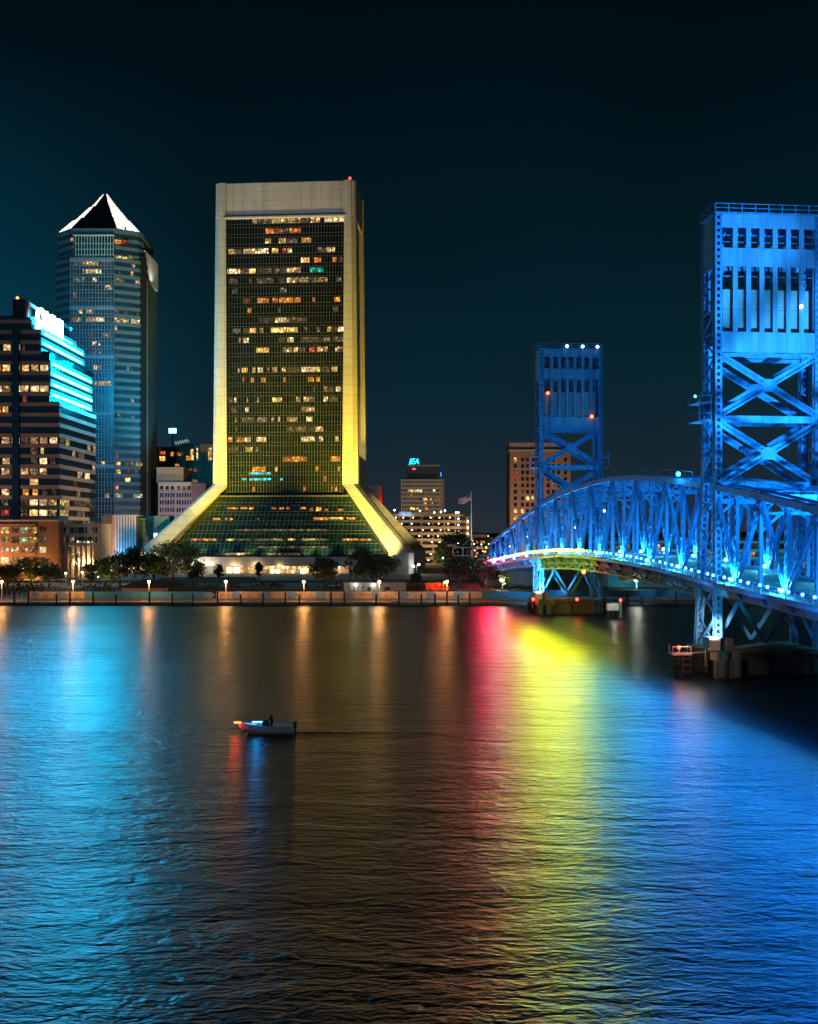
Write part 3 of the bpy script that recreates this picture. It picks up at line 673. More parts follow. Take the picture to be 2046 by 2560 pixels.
Cb = Bld('civic_building', -120, 398, 4.0, 0, 'cream stone building with slot windows and a tall bright columned entrance', 'building')
xl, xr = Xp(149, 398) + 120, Xp(253, 398) + 120; ht = Zp(1309, 398) - 4
ea, eb = Cb.hv(170, 1400, 0)[0], Cb.hv(234, 1400, 0)[0]; ez = Zp(1364, 398) - 4
b = MB(); b.box(xl, xr, 0, 14, ez, ht).box(xl, ea, 0, 14, -.5, ez).box(eb, xr, 0, 14, -.5, ez).box(ea, eb, 5, 14, -.5, ez)
b.build('wall', M['cream'], Cb.o)
b = MB()
for i in range(5): u = lerp(ea, eb, (i + .5) / 5); b.tube([(u, .6, -.5), (u, .6, ez)], .42, 12)
b.build('column', M['cream'], Cb.o)
for y0, y1 in ((1318, 1333), (1342, 1357)):
    for x0, x1, k in ((160, 165, 'K'), (167, 171, 'K'), (176, 186, 'K'), (188, 192, 'K'), (195, 211, 'K'), (214, 218, 'K'), (221, 231, 'K'), (233, 236, 'K'), (239, 243, 'K')):
        ua, za = Cb.hv(x0, y1, -.03); ub, zb = Cb.hv(x1, y0, -.03); Cb.W(ua, ub, -.08, .05, za, zb, 'K' if R.random() < .8 else 'g')
for x0, x1 in ((193, 206), (209, 214), (216, 224), (228, 234)):
    ua, za = Cb.hv(x0, 1357, -.1); ub, zb = Cb.hv(x1, 1352, -.1); Cb.W(ua, ub, -.14, -.02, za, zb, 'G')
Cb.flush(extra={'K': M['glass']})
for u in (.25, .55, .8): point('entrance_lamp', (-120 + lerp(ea, eb, u), 401.6, 9.5), (1, .66, .28), 1000, .4)
Nb = Bld('brick_annex', -116, 436, 4.1, 0, 'narrow brown brick block between the cream entrance and the blue striped front', 'building')
xl, xr = Xp(256, 436) + 116, Xp(281, 436) + 116; ht = Zp(1288, 436) - 4.1
Nb.part('wall', M['brick'], xl, xr, 0, 14, -.5, ht)
for yc in (1315, 1336, 1358, 1379):
    for x0 in (259, 270):
        ua, zc = Nb.hv(x0, yc, 0); ub, _ = Nb.hv(x0 + 6, yc, 0); Nb.W(ua, ub, -.06, .06, zc - .9, zc + .9, 'G' if yc > 1340 else 'd')
Nb.flush()
Sb = Bld('striped_building', -108, 440, 4.1, 0, 'small office front with pale ribs washed by blue uplights below the octagonal tower', 'building')
xl, xr = Xp(283, 440) + 108, Xp(339, 440) + 108; ht = Zp(1291, 440) - 4.1
Sb.part('wall', M['pink'], xl, xr, 0, 12, -.5, ht)
b = MB()
for i in range(9): u = lerp(xl, xr, i / 8); b.box(u - .28, u + .28, -.55, -.02, -.5, ht)
b.build('rib', M['white'], Sb.o)
b = MB()
for i in range(6): z = 2 + i * 3.6; b.box(xl, xr, -.25, -.01, z, z + 1.0)
b.build('floor_band', M['pink'], Sb.o)
Sb.part('roof_slab', M['cream'], xl - 3, xr + .8, -1.4, 12, ht, ht + .6)
for i in range(4): spot('blue_uplight', (-108 + lerp(xl, xr, (i + .5) / 4 - .1), 437.2, 4.6), (-108 + lerp(xl, xr, (i + .5) / 4 - .1), 439.6, 14), (0, .42, 1), 9000, 70, .7, .2)
Sd = Bld('dark_annex', -104, 446, 4.1, 0, 'dark glass annex block right of the blue striped front', 'building')
xl, xr = Xp(341, 446) + 104, Xp(364, 446) + 104; ht = Zp(1300, 446) - 4.1
Sd.part('wall', M['glass_teal'], xl, xr, 0, 14, -.5, ht); Sd.part('roof_edge', M['octo_side'], xl, xr, -.2, 14, ht, ht + .8)
b = MB()
for i in range(6): b.box(xl, xr, -.12, -.01, 2 + i * 3.6, 2.5 + i * 3.6)
b.build('floor_band', M['octo_side'], Sd.o)
Lb = Bld('low_block', -106, 470, 4.2, 0, 'low stone wing with one tall white arched light beside the left flared leg', 'building')
xl, xr = Xp(366, 470) + 106, Xp(425, 470) + 106
Lb.part('wall', M['octo_side'], xl, xr, 0, 10, -.5, Zp(1290, 470) - 4.2)
ua, za = Lb.hv(385, 1355, -.1); ub, zb = Lb.hv(394, 1333, -.1)
MB().tube([((ua + ub) / 2, -.1, za), ((ua + ub) / 2, -.1, zb)], (ub - ua) / 2, 10).build('arched_light', glow('arch_light', (1, .9, .85), 2.2), Lb.o)

# pink mid-rise
K = Bld('office_building', -120, 540, 4.3, 0, 'pale pink mid-rise with small dark paired windows behind the left flared leg', 'office building')
xl, xr = Xp(396, 540) + 120, Xp(479, 540) + 120; ht = Zp(1205, 540) - 4.3; xr2 = Xp(515, 548) + 120
K.part('wall', M['pink'], xl, xr, 0, 24, -.5, ht)
MB().prism([(xr + .02, 0), (xr2, 8), (xr2, 24), (xr + .02, 24)], -.5, ht - .4).build('side_wing', M['pink'], K.o)
K.part('roof_block', M['tan'], xl - 2, Xp(459, 545) + 120, 5, 20, ht, Zp(1168, 545) - 4.3)
E1 = (370, 1040, 7.187)
for j, yc in enumerate((1300, 1425, 1555, 1690, 1820, 1950, 2080)):
    for i, xc in enumerate((250, 348, 443, 555, 652, 742)):
        for dx in ((0,) if j == 0 else (-22, 22)):
            ua, zc = K.hv(E1[0] + (xc + dx) / E1[2], E1[1] + yc / E1[2], 0); hw = .85 if j == 0 else .38
            K.W(ua - hw, ua + hw, -.08, .05, zc - 1.15, zc + 1.15, 'K' if R.random() < .93 else 'd')
b = MB()
for j in range(8): z = ht - 1.4 - j * 3.7; b.box(xl, xr, -.35, -.09, z + 1.0, z + 1.3)
b.build('sill_band', M['pink'], K.o)
K.flush(extra={'K': M['glass']})
Q = Bld('old_building', -115, 640, 4.5, 0, 'dark old high-rise behind the pink block with orange lit windows and floodlit top columns', 'building')
xl, xr = Xp(392, 640) + 115, Xp(540, 640) + 115; ht = Zp(1117, 640) - 4.5
Q.part('wall', M['tan'], xl, xr, 0, 30, -.5, ht); Q.part('cornice', M['tan'], Xp(455, 640) + 115, xr + .5, -.8, 30, ht, ht + 1.6)
Q.part('stair_tower', M['tan'], Xp(496, 640) + 115, Xp(511, 640) + 115, -.9, -.02, -.5, ht)
for x0, x1, y0, y1, k in ((215, 310, 635, 695, 'r'), (215, 310, 725, 805, 'Y'), (415, 465, 650, 720, 'O'), (525, 590, 655, 710, 'o'), (690, 780, 720, 795, 'O'), (770, 815, 600, 790, 'Y'), (880, 920, 575, 790, 'Y'), (1085, 1150, 570, 800, 'Y'),
                          (490, 560, 860, 905, 'w'), (910, 1010, 820, 885, 'O'), (910, 1010, 925, 1000, 'Y'), (830, 885, 940, 1000, 'o'), (745, 785, 950, 980, 'o'), (800, 890, 1145, 1185, 'w'), (910, 1010, 1150, 1200, 'W'), (590, 635, 650, 700, 'd')):
    ua, za = Q.hv(E1[0] + x0 / E1[2], E1[1] + y1 / E1[2], -.05); ub, zb = Q.hv(E1[0] + x1 / E1[2], E1[1] + y0 / E1[2], -.05); Q.W(ua, ub, -.12, .05, za, zb, k)
for yc in range(840, 1200, 62):
    for xc in (715, 770, 850, 960):
        ua, zc = Q.hv(E1[0] + xc / E1[2], E1[1] + yc / E1[2], 0); Q.W(ua - .8, ua + .8, -.06, .04, zc - .9, zc + .9, 'K')
Q.flush(extra={'K': M['glass']})
# rooftop box sign on mast + script sign
b = empty('rooftop_sign', (Xp(432, 650), 650, Zp(1120, 650)), 0, 'small white glowing box sign on a roof mast left of the yellow tower', 'sign')
zz = Zp(1077, 650) - Zp(1120, 650)
MB().box(-2.2, 2.2, -.6, .6, zz - 1.5, zz + 1.5).build('light_box', glow('box_sign_light', (.35, .95, 1), 2.6), b)
MB().box(-2.35, 2.35, -.3, .75, zz - 1.65, zz - 1.52).build('frame', M['dark'], b)
MB().tube([(0, 0, -4), (0, 0, zz - 2)], .35, 8).build('mast', M['dark'], b)
b = empty('script_sign', (Xp(455, 641), 641, Zp(1117, 641)), 0, 'pale unlit-looking script sign standing on the old high-rise roof', 'sign')
pts = [(-4.2 + i * .28, 0, 2.0 + 1.1 * math.sin(i * 1.25) + .06 * i) for i in range(31)]
MB().tube(pts, .22, 6).build('lettering', glow('script_light', (.55, .7, .72), .5), b)
MB().box(-4.6, 2.5, -.1, .1, .3, .6).box(-3, -2.8, -.1, .1, -.5, .3).box(3, 3.2, -.1, .1, -.5, 2).build('frame', M['grey'], b)

# ================================================================== BUILDINGS RIGHT OF THE YELLOW TOWER
D = Bld('apartment_block', Xp(938, 575), 575, 4.4, 0, 'dark block with a red right edge peeking out right of the yellow tower', 'building')
xl, xr = Xp(905, 575) - Xp(938, 575), Xp(948, 575) - Xp(938, 575)
D.part('wall', surf('slate_wall', (.10, .11, .17), .8, .1), xl, xr, 0, 20, -.5, Zp(1213, 575) - 4.4)
D.part('side_wall', surf('red_wall', (.42, .07, .05), .8, .1), xr + .01, xr + 1.7, 0, 20, -.5, Zp(1213, 575) - 4.4)
b = MB()
for i in range(10): b.box(xl, xr, -.15, -.01, 6 + i * 3.4, 7.2 + i * 3.4)
for i in range(4): b.box(xl + 1 + i * 2.3, xl + 1.3 + i * 2.3, 4, 4.3, Zp(1213, 575) - 4.4, Zp(1205, 575) - 4.4)
b.build('balcony_band', M['octo'], D.o)
point('red_lamp', (Xp(955, 575), 572, 34), (1, .12, .05), 2500, .5)

J = Bld('office_building', Xp(1057, 750), 750, 4.8, 0, 'tan mid-rise with fine window rows, black top storey and cyan roof sign', 'office building')
x0_ = Xp(1057, 750); xl, xr = Xp(1003, 750) - x0_, Xp(1106, 750) - x0_; ht = Zp(1198, 750) - 4.8
J.part('wall', M['beige'], xl, xr, 0, 30, -.5, ht); MB().prism([(xr, 0), (xr + 1.7, 2), (xr + 1.7, 30), (xr, 30)], -.5, ht).build('side_wall', M['beige'], J.o)
J.part('top_storey', M['dark'], Xp(1014, 752) - x0_, Xp(1100, 752) - x0_, 2, 28, ht, Zp(1163, 752) - 4.8)
J.part('top_window', glass('top_glass', (.03, .04, .05)), Xp(1020, 751) - x0_, Xp(1094, 751) - x0_, 1.7, 2.0, Zp(1196, 751) - 4.8, Zp(1184, 751) - 4.8)
J.part('eave', M['grey'], Xp(1018, 752) - x0_, Xp(1101, 752) - x0_, 1, 28, Zp(1166, 752) - 4.8, Zp(1163, 752) - 4.6)
nr = 17
for j in range(nr):
    z = 2.5 + j * (ht - 3) / nr; J.part('window_band', M['glass'], xl + .8, xr - .8, -.12, .02, z + 1.1, z + 2.3) if False else None
b = MB()
for j in range(nr):
    z = 2.5 + j * (ht - 3) / nr
    for i in range(26): u = lerp(xl + .7, xr - .7, i / 25.8); b.box(u, u + .62, -.1, .02, z + .9, z + 2.2)
tag(b.build('window', M['glass'], J.o), kind='stuff')
G1 = (980, 1120, 5.9875)
for x0, x1, yc, k in zrow(*G1, 638, [(245, 290, 'W'), (295, 340, 'w'), (345, 395, 'W'), (400, 455, 'W'), (620, 655, 'W'), (665, 695, 'g')]) + zrow(*G1, 705, [(275, 300, 'w')]) + zrow(*G1, 768, [(400, 450, 'g'), (475, 525, 'Y'), (572, 600, 'Y'), (650, 720, 'o')]) + \
        zrow(*G1, 832, [(475, 525, 'w'), (600, 625, 'w')]) + zrow(*G1, 908, [(280, 345, 'Y'), (375, 400, 'Y'), (480, 550, 'o')]):
    ua, zc = J.hv(x0, yc, -.15); ub, _ = J.hv(x1, yc, -.15); J.W(ua, ub, -.2, -.11, zc - .8, zc + .8, k)
J.flush('lit_window')
J.part('corner_glow', glow('blue_strip', (0, .25, 1), 2.5), Xp(1102, 751) - x0_, Xp(1104, 751) - x0_, 1.2, 1.9, Zp(1191, 751) - 4.8, Zp(1181, 751) - 4.8)
J.part('red_light', glow('red_window', (1, .1, .12), 1.3), Xp(1031, 751) - x0_, Xp(1040, 751) - x0_, 1.5, 1.95, Zp(1174, 751) - 4.8, Zp(1170, 751) - 4.8)
text_mesh('roof_sign', 'JEA', glow('sign_cyan', (.0, .62, .85), 3.0), J.o, (Xp(1035, 750) - x0_, 2.4, Zp(1153.5, 750) - 4.8), (rad(90), 0, 0), 5.4, .3, .92, shear=.25, bold=.12)
J.part('sign_frame', M['dark'], Xp(1022, 752) - x0_, Xp(1050, 752) - x0_, 2.8, 3.0, Zp(1163, 752) - 4.9, Zp(1161, 752) - 4.8)

# parking garage
Gg = Bld('parking_garage', Xp(1060, 540), 540, 4.3, rad(2), 'beige open parking garage, every level lit by rows of small lamps', 'parking garage')
x0_ = Xp(1060, 540); gl, gr = Xp(940, 540) - x0_, Xp(1142, 540) - x0_; LV = 3.08; NL = 8
b = MB(); par = MB(); colm = MB()
for j in range(NL + 1):
    z = j * LV
    if j: b.box(gl, gr, .3, 30, z - .35, z)
    par.box(gl, gr, 0, .3, z - .45, z + .95)
b.build('floor_slab', M['beige'], Gg.o); par.build('parapet', M['beige'], Gg.o)
for i in range(8): u = lerp(gl + .5, gr - .5, i / 7); colm.box(u - .35, u + .35, .35, 1.0, -.5, NL * LV)
for i in range(8): u = lerp(gl + 3, gr - 2, i / 7); colm.box(u - .3, u + .3, 12, 12.6, -.5, NL * LV)
colm.build('column', M['beige'], Gg.o); Gg.part('back_wall', M['beige'], gl, gr, 24, 24.4, -.5, NL * LV)
GL = glow('garage_lamp', (1, .70, .36), 15)
lampm = MB().ball((0, 0, 0), .26, 6)
lm = bpy.data.meshes.new('ceiling_lamp'); lm.from_pydata(lampm.v, [], lampm.f); lm.materials.append(GL)
for j in range(NL):
    for i in range(8):
        if R.random() < .12: continue
        o = bpy.data.objects.new('ceiling_lamp', lm); col.objects.link(o); o.parent = Gg.o
        o.location = (lerp(gl + 2, gr - 2, (i + .5) / 8) + (j % 2) * .9 + R.uniform(-.5, .5), R.choice((3.0, 6.5)), (j + 1) * LV - .85)
# stair tower with round landings
sx0, sx1 = Xp(1143, 540) - x0_, Xp(1174, 540) - x0_
Gg.part('stair_tower', M['beige'], sx0 + 4.6, sx1, -.5, 12, -.5, Zp(1290, 540) - 4.3)
b = MB()
for j in range(NL + 1): b.tube([(sx0 + 2.2, 1.5, j * LV - .45), (sx0 + 2.2, 1.5, j * LV + .85)], 2.7, 16)
b.build('stair_landing', M['beige'], Gg.o)
for j in range(NL + 1):
    for (u, v) in ((sx0 + .6, -1.4), (sx0 + 5.4, -.9)):
        if u > sx0 + 5 and j == NL: continue
        o = bpy.data.objects.new('stair_lamp', lm); col.objects.link(o); o.parent = Gg.o; o.location = (u, v, j * LV + 1.6 if u < sx0 + 5 else j * LV + .2); o.scale = (1.35,) * 3
# roof deck lamp posts
for px, hh in ((987, 15), (1051, 13), (1087, 9), (1104, 11), (1114, 14), (1142, 9)):
    u = Xp(px, 542) - x0_; z = NL * LV
    o = empty('roof_lamp_post', (0, 0, 0)); o.parent = Gg.o; o.location = (u, 4, z)
    MB().tube([(0, 0, 0), (0, 0, hh * .2)], .13, 6).box(-.9, .9, -.25, .25, hh * .2, hh * .2 + .15).build('post', M['white'], o)
    MB().ball((0, -.2, hh * .2 - .15), .36, 6).build('lamp_head', glow('roof_lamp_glow', (1, .93, .85), 14), o)
Gg.part('blue_tarp', surf('tarp', (.06, .25, .5), .6, .1), Xp(998, 541) - x0_, Xp(1028, 541) - x0_, .5, 3, NL * LV + .5, NL * LV + 2.0)
for (u, z) in ((-14, 16), (4, 16), (-4, 8), (14, 22)): point('garage_wash', (x0_ + u, 532, z), (1, .62, .30), 2200, .8)
for px in (1008, 1025): point('roof_work_lamp', (Xp(px, 539), 538, Zp(1281, 539)), (.7, .85, 1), 300, .3)

# tall tan hotel behind the bridge tower
X = Bld('tall_hotel', Xp(1350, 600), 600, 4.6, 0, 'tall tan brick hotel with regular punched windows seen behind the far blue bridge tower', 'hotel')
x0_ = Xp(1350, 600); xl, xr = Xp(1275, 600) - x0_, Xp(1427, 600) - x0_; ht = Zp(1128, 600) - 4.6
X.part('wall', M['tan'], xl, xr, 0, 22, -.5, ht); X.part('cornice', M['cream'], xl - .5, xr + .3, -.6, 22.3, ht, ht + .9)
X.part('parapet', M['pink'], xl - .3, xr + .1, -.2, 22, ht + 2.6, Zp(1107, 600) - 4.6); X.part('attic', M['glass_teal'], xl + .3, xr - .2, .3, 22, ht + .9, ht + 2.6)
X.part('string_course', M['cream'], xl, xr, -.35, -.01, Zp(1172, 600) - 4.6, Zp(1170, 600) - 4.6)
cols_ = [1289, 1307, 1319, 1332, 1371, 1384, 1397, 1414]
for j in range(13):
    for i, c_ in enumerate(cols_):
        yc = 1149 + j * 16.1; ua, zc = X.hv(c_, yc, 0); kk = 'K' if R.random() < .85 else R.choice('dgd')
        if (j, i) in ((8, 0), (8, 1)): kk = 'W'
        if (j, i) == (6, 2): kk = 'Y'
        if (j, i) in ((2, 0), (3, 0)): kk = 'r'
        if (j, i) in ((6, 3), (9, 0), (0, 0)): kk = 'w'
        X.W(ua - .85, ua + .85, -.08, .05, zc - 1.05, zc + 1.05, kk)
X.flush(extra={'K': M['glass']})
spot('street_glow', (Xp(1300, 560), 540, 6), (Xp(1340, 600), 600, 45), (1, .62, .36), 110e3, 90, .7, 1)
spot('street_glow', (Xp(1060, 650), 660, 6), (Xp(1060, 750), 750, 32), (1, .70, .35), 100e3, 90, .7, 1)
spot('street_glow', (Xp(440, 480), 492, 6), (Xp(440, 540), 540, 30), (1, .52, .42), 76e3, 110, .7, 1)
spot('street_glow', (-100, 430, 5), (-129, 425, 34), (1, .62, .30), 62e3, 120, .8, 1)
spot('street_glow', (-160, 372, 5), (-160, 400, 30), (1, .55, .38), 34e3, 130, .8, 1)
for x in (-168, -152): point('street_glow', (x, 388, 6.5), (1, .40, .09), 13000, .5)
point('street_glow', (-136, 388.5, 6.5), (1, .55, .18), 5200, .5)

# low far buildings at right
for i, (px0, px1, py, Y, lab) in enumerate(((1178, 1216, 1338, 640, 'low far building with pink and yellow lights right of the parking garage'), (1190, 1232, 1346, 560, 'low dark far building just left of the bridge end, dotted with warm lights'))):
    Z = Bld('far_building', Xp((px0 + px1) / 2, Y), Y, 4.5, 0, lab, 'building')
    hw = (px1 - px0) / 2 / F * Y; ht = Zp(py, Y) - 4.5
    Z.part('wall', M['pink'] if i == 0 else M['tan'], -hw, hw, 0, 14, -.5, ht); Z.part('roof_edge', M['cream'], -hw - .2, hw + .2, -.2, 14, ht, ht + .5)
    for a_ in range(7):
        for c_ in range(4):
            if R.random() < .6: u = -hw + (a_ + .6) * 2 * hw / 7.5; Z.W(u - .5, u + .5, -.06, .05, 1.5 + c_ * 3, 2.7 + c_ * 3, R.choice('wyoWYdr'))
    Z.flush()
# long low building behind the bridge on the right
Z = Bld('riverside_building', Xp(1800, 345), 345, 3.4, 0, 'long low teal-lit riverside building seen through the right half of the bridge truss', 'building')
x0_ = Xp(1800, 345)
xl, xr = Xp(1520, 345) - x0_, Xp(2160, 345) - x0_
Z.part('wall', M['octo'], xl, xr, 0, 20, -.5, Zp(1345, 345) - 3.4)
for y0, y1 in ((1352, 1358), (1373, 1380), (1392, 1398)): Z.part('floor_band', M['white'], xl, xr, -.6, -.01, Zp(y1, 345) - 3.4, Zp(y0, 345) - 3.4)
for px in range(1535, 2140, 26):
    for yc, hh in ((1366, 5), (1386, 5), (1412, 9)):
        ua, zc = Z.hv(px, yc, 0); ub, _ = Z.hv(px + 14, yc, 0); h_ = hh / F * 345
        Z.W(ua, ub, -.06, .05, zc - h_, zc + h_, R.choice('KKKKdgwt'))
Z.flush(extra={'K': M['glass']})
for px in (1580, 1700, 1900, 2020): spot('teal_wash', (Xp(px, 338), 333, 4), (Xp(px, 345), 346, 12), (.05, .62, .8), 3800, 130, .7, .5)
# beige warehouse under the bridge end
Z = Bld('warehouse', Xp(1290, 352), 352, 3.2, 0, 'plain brown-grey windowless wall building under the far end of the bridge', 'building')
x0_ = Xp(1290, 352)
Z.part('wall', M['cream'], Xp(1218, 352) - x0_, Xp(1352, 352) - x0_, 0, 14, -.5, Zp(1428, 352) - 3.2); Z.part('roof_edge', M['grey'], Xp(1216, 352) - x0_, Xp(1353, 352) - x0_, -.3, 14, Zp(1428, 352) - 3.2, Zp(1424, 352) - 3.2)
b = MB()
for px in (1255, 1290, 1325): b.box(Xp(px, 352) - x0_ - .1, Xp(px, 352) - x0_ + .1, -.12, -.01, -.3, Zp(1430, 352) - 3.2)
b.build('wall_joint', M['grey'], Z.o)

# ================================================================== LIFT BRIDGE
BR = empty('lift_bridge', (45, 164, 0), 0, 'blue floodlit steel vertical lift bridge with two tall towers and rainbow deck lamps', 'bridge')
BI = Vector((-45, -164, 0))
bt = Vector((-.098, 1, 0)).normalized(); bp_ = Vector((1, .098, 0)).normalized()
def BP(s_, w_, z): return Vector((61.2 - .098 * s_, s_, z)) + bp_ * w_ + BI
def itp(tab, x):
    if x <= tab[0][0]: return tab[0][1]
    for a, b in zip(tab, tab[1:]):
        if x <= b[0]: return lerp(a[1], b[1], (x - a[0]) / (b[0] - a[0]))
    return tab[-1][1]
ZL = [(60, 10.6), (80, 11.6), (100, 12.5), (129, 13.6), (140, 14.1), (157, 14.8), (169, 15.5), (177, 15.9), (194, 16.5), (210, 16.85), (226, 17.0), (248, 16.8), (275, 15.8), (290, 15.0), (311, 13.7), (340, 11.8), (374, 9.6), (400, 8.0)]
ZT = [(60, 17.5), (96, 20.2), (112, 21.9), (128, 23.5), (145, 25.8), (159, 27.5), (168, 28.4), (182, 29.8), (198, 30.8), (213, 31.4), (226, 31.3), (246, 30.5), (262, 29.4), (277, 28.0), (298, 25.2), (319, 22.0), (336, 19.4), (352, 17.0)]
def zl(s_): return itp(ZL, s_)
def zt_(s_): return itp(ZT, s_)
def zd(s_): return zl(s_) - 1.15
WT = 15.4; WE = 14.4
ST = M['steel']
# ---- deck
def strip(mb, s0, s1, w0, w1, zf0, zf1, n, m=0):
    """a deck-following bar: cross-section w0..w1, zf0(s)..zf1(s)"""
    for i in range(n):
        a, b = lerp(s0, s1, i / n), lerp(s0, s1, (i + 1) / n)
        mb.loft([[BP(a, w0, zf0(a)), BP(a, w1, zf0(a)), BP(a, w1, zf1(a)), BP(a, w0, zf1(a))], [BP(b, w0, zf0(b)), BP(b, w1, zf0(b)), BP(b, w1, zf1(b)), BP(b, w0, zf1(b))]], m, caps=(i in (0, n - 1)))
b = MB(); strip(b, 60, 400, .9, WE - .9, lambda s_: zd(s_) - .35, lambda s_: zd(s_), 60)
deck = b.build('deck', M['asphalt'], BR)
b = MB()
for w_ in (3.6, 7.2, 10.8):
    for i in range(48): s_ = 62 + i * 7; b.face([BP(s_, w_ - .07, zd(s_) + .012), BP(s_, w_ + .07, zd(s_) + .012), BP(s_ + 3, w_ + .07, zd(s_ + 3) + .012), BP(s_ + 3, w_ - .07, zd(s_ + 3) + .012)])
tag(b.build('lane_marking', M['white'], deck), kind='stuff')
for w0 in (-2.3, WE + .5):
    b = MB(); strip(b, 60, 400, w0, w0 + 1.8, lambda s_: zd(s_) + .0, lambda s_: zd(s_) + .15, 60); b.build('sidewalk', M['pier'], deck)
for w0 in (-.35, WE - .25):
    b = MB(); strip(b, 60, 400, w0, w0 + .6, lambda s_: zd(s_) - 2.0, lambda s_: zd(s_) - .05, 60); b.build('edge_girder', M['steel_panel'], deck)
for w0 in (-2.35, WE + 2.25):
    b = MB(); strip(b, 60, 400, w0, w0 + .12, lambda s_: zd(s_) - .55, lambda s_: zd(s_) - .02, 60); b.build('fascia', M['steel_panel'], deck)
    b = MB()
    for zz in (.45, .8, 1.15): strip(b, 60, 400, w0, w0 + .07, lambda s_: zd(s_) + .12 + zz - .04, lambda s_: zd(s_) + .12 + zz + .03, 60)
    for i in range(142): s_ = 60 + i * 2.4; b.beam(BP(s_, w0 + .03, zd(s_)), BP(s_, w0 + .03, zd(s_) + 1.3), .1)
    b.build('railing', ST, deck)
for w0 in (1.1, WE - 1.3):
    b = MB(); strip(b, 60, 400, w0, w0 + .15, lambda s_: zd(s_) + .35, lambda s_: zd(s_) + .62, 60); b.build('guard_rail', ST, deck)
for i in range(42):                      # floor beams with arched undersides and walkway brackets
    s_ = 62 + i * 8; z0 = zd(s_) - .4
    b = MB(); top = []; bot = []
    for k in range(9):
        w_ = lerp(-.1, WE + .1, k / 8); bot.append((w_, z0 - 1.9 + .75 * math.sin(math.pi * k / 8)))
    poly = [(-.1, z0), (WE + .1, z0)] + bot[::-1]
    b.loft([[BP(s_ - .2, w_, z_) for w_, z_ in poly], [BP(s_ + .2, w_, z_) for w_, z_ in poly]])
    for e, d in ((-.36, -1), (WE + .4, 1)):
        pl = [(e, z0 + .35), (e + d * 1.9, z0 + .35), (e + d * 1.9, z0 + .1), (e + d * .9, z0 - .45), (e, z0 - 1.5)]
        b.loft([[BP(s_ - .15, w_, z_) for w_, z_ in pl], [BP(s_ + .15, w_, z_) for w_, z_ in pl]])
    b.build('floor_beam', ST, deck)
b = MB()
for w_ in (3.5, 7.2, 10.9): strip(b, 60, 400, w_ - .15, w_ + .15, lambda s_: zd(s_) - 1.1, lambda s_: zd(s_) - .36, 60)
b.build('stringer', ST, deck)
# lower arched rib under the side girder (its scalloped shadow line in the photo)
for w0 in (-.5, WE + .1):
    b = MB(); strip(b, 168, 280, w0, w0 + .45, lambda s_: zd(s_) - 3.3 , lambda s_: zd(s_) - 2.9, 20)
    for i in range(15): s_ = 168 + i * 8; b.beam(BP(s_, w0 + .2, zd(s_) - 3.1), BP(s_, w0 + .2, zd(s_) - 1.9), .3, .3)
    for i in range(14):
        s_ = 168 + i * 8
        b.beam(BP(s_, w0 + .2, zd(s_) - 3.0), BP(s_ + 4, w0 + .2, zd(s_ + 4) - 2.0), .22, .2); b.beam(BP(s_ + 8, w0 + .2, zd(s_ + 8) - 3.0), BP(s_ + 4, w0 + .2, zd(s_ + 4) - 2.0), .22, .2)
    b.build('lower_chord', ST, deck)
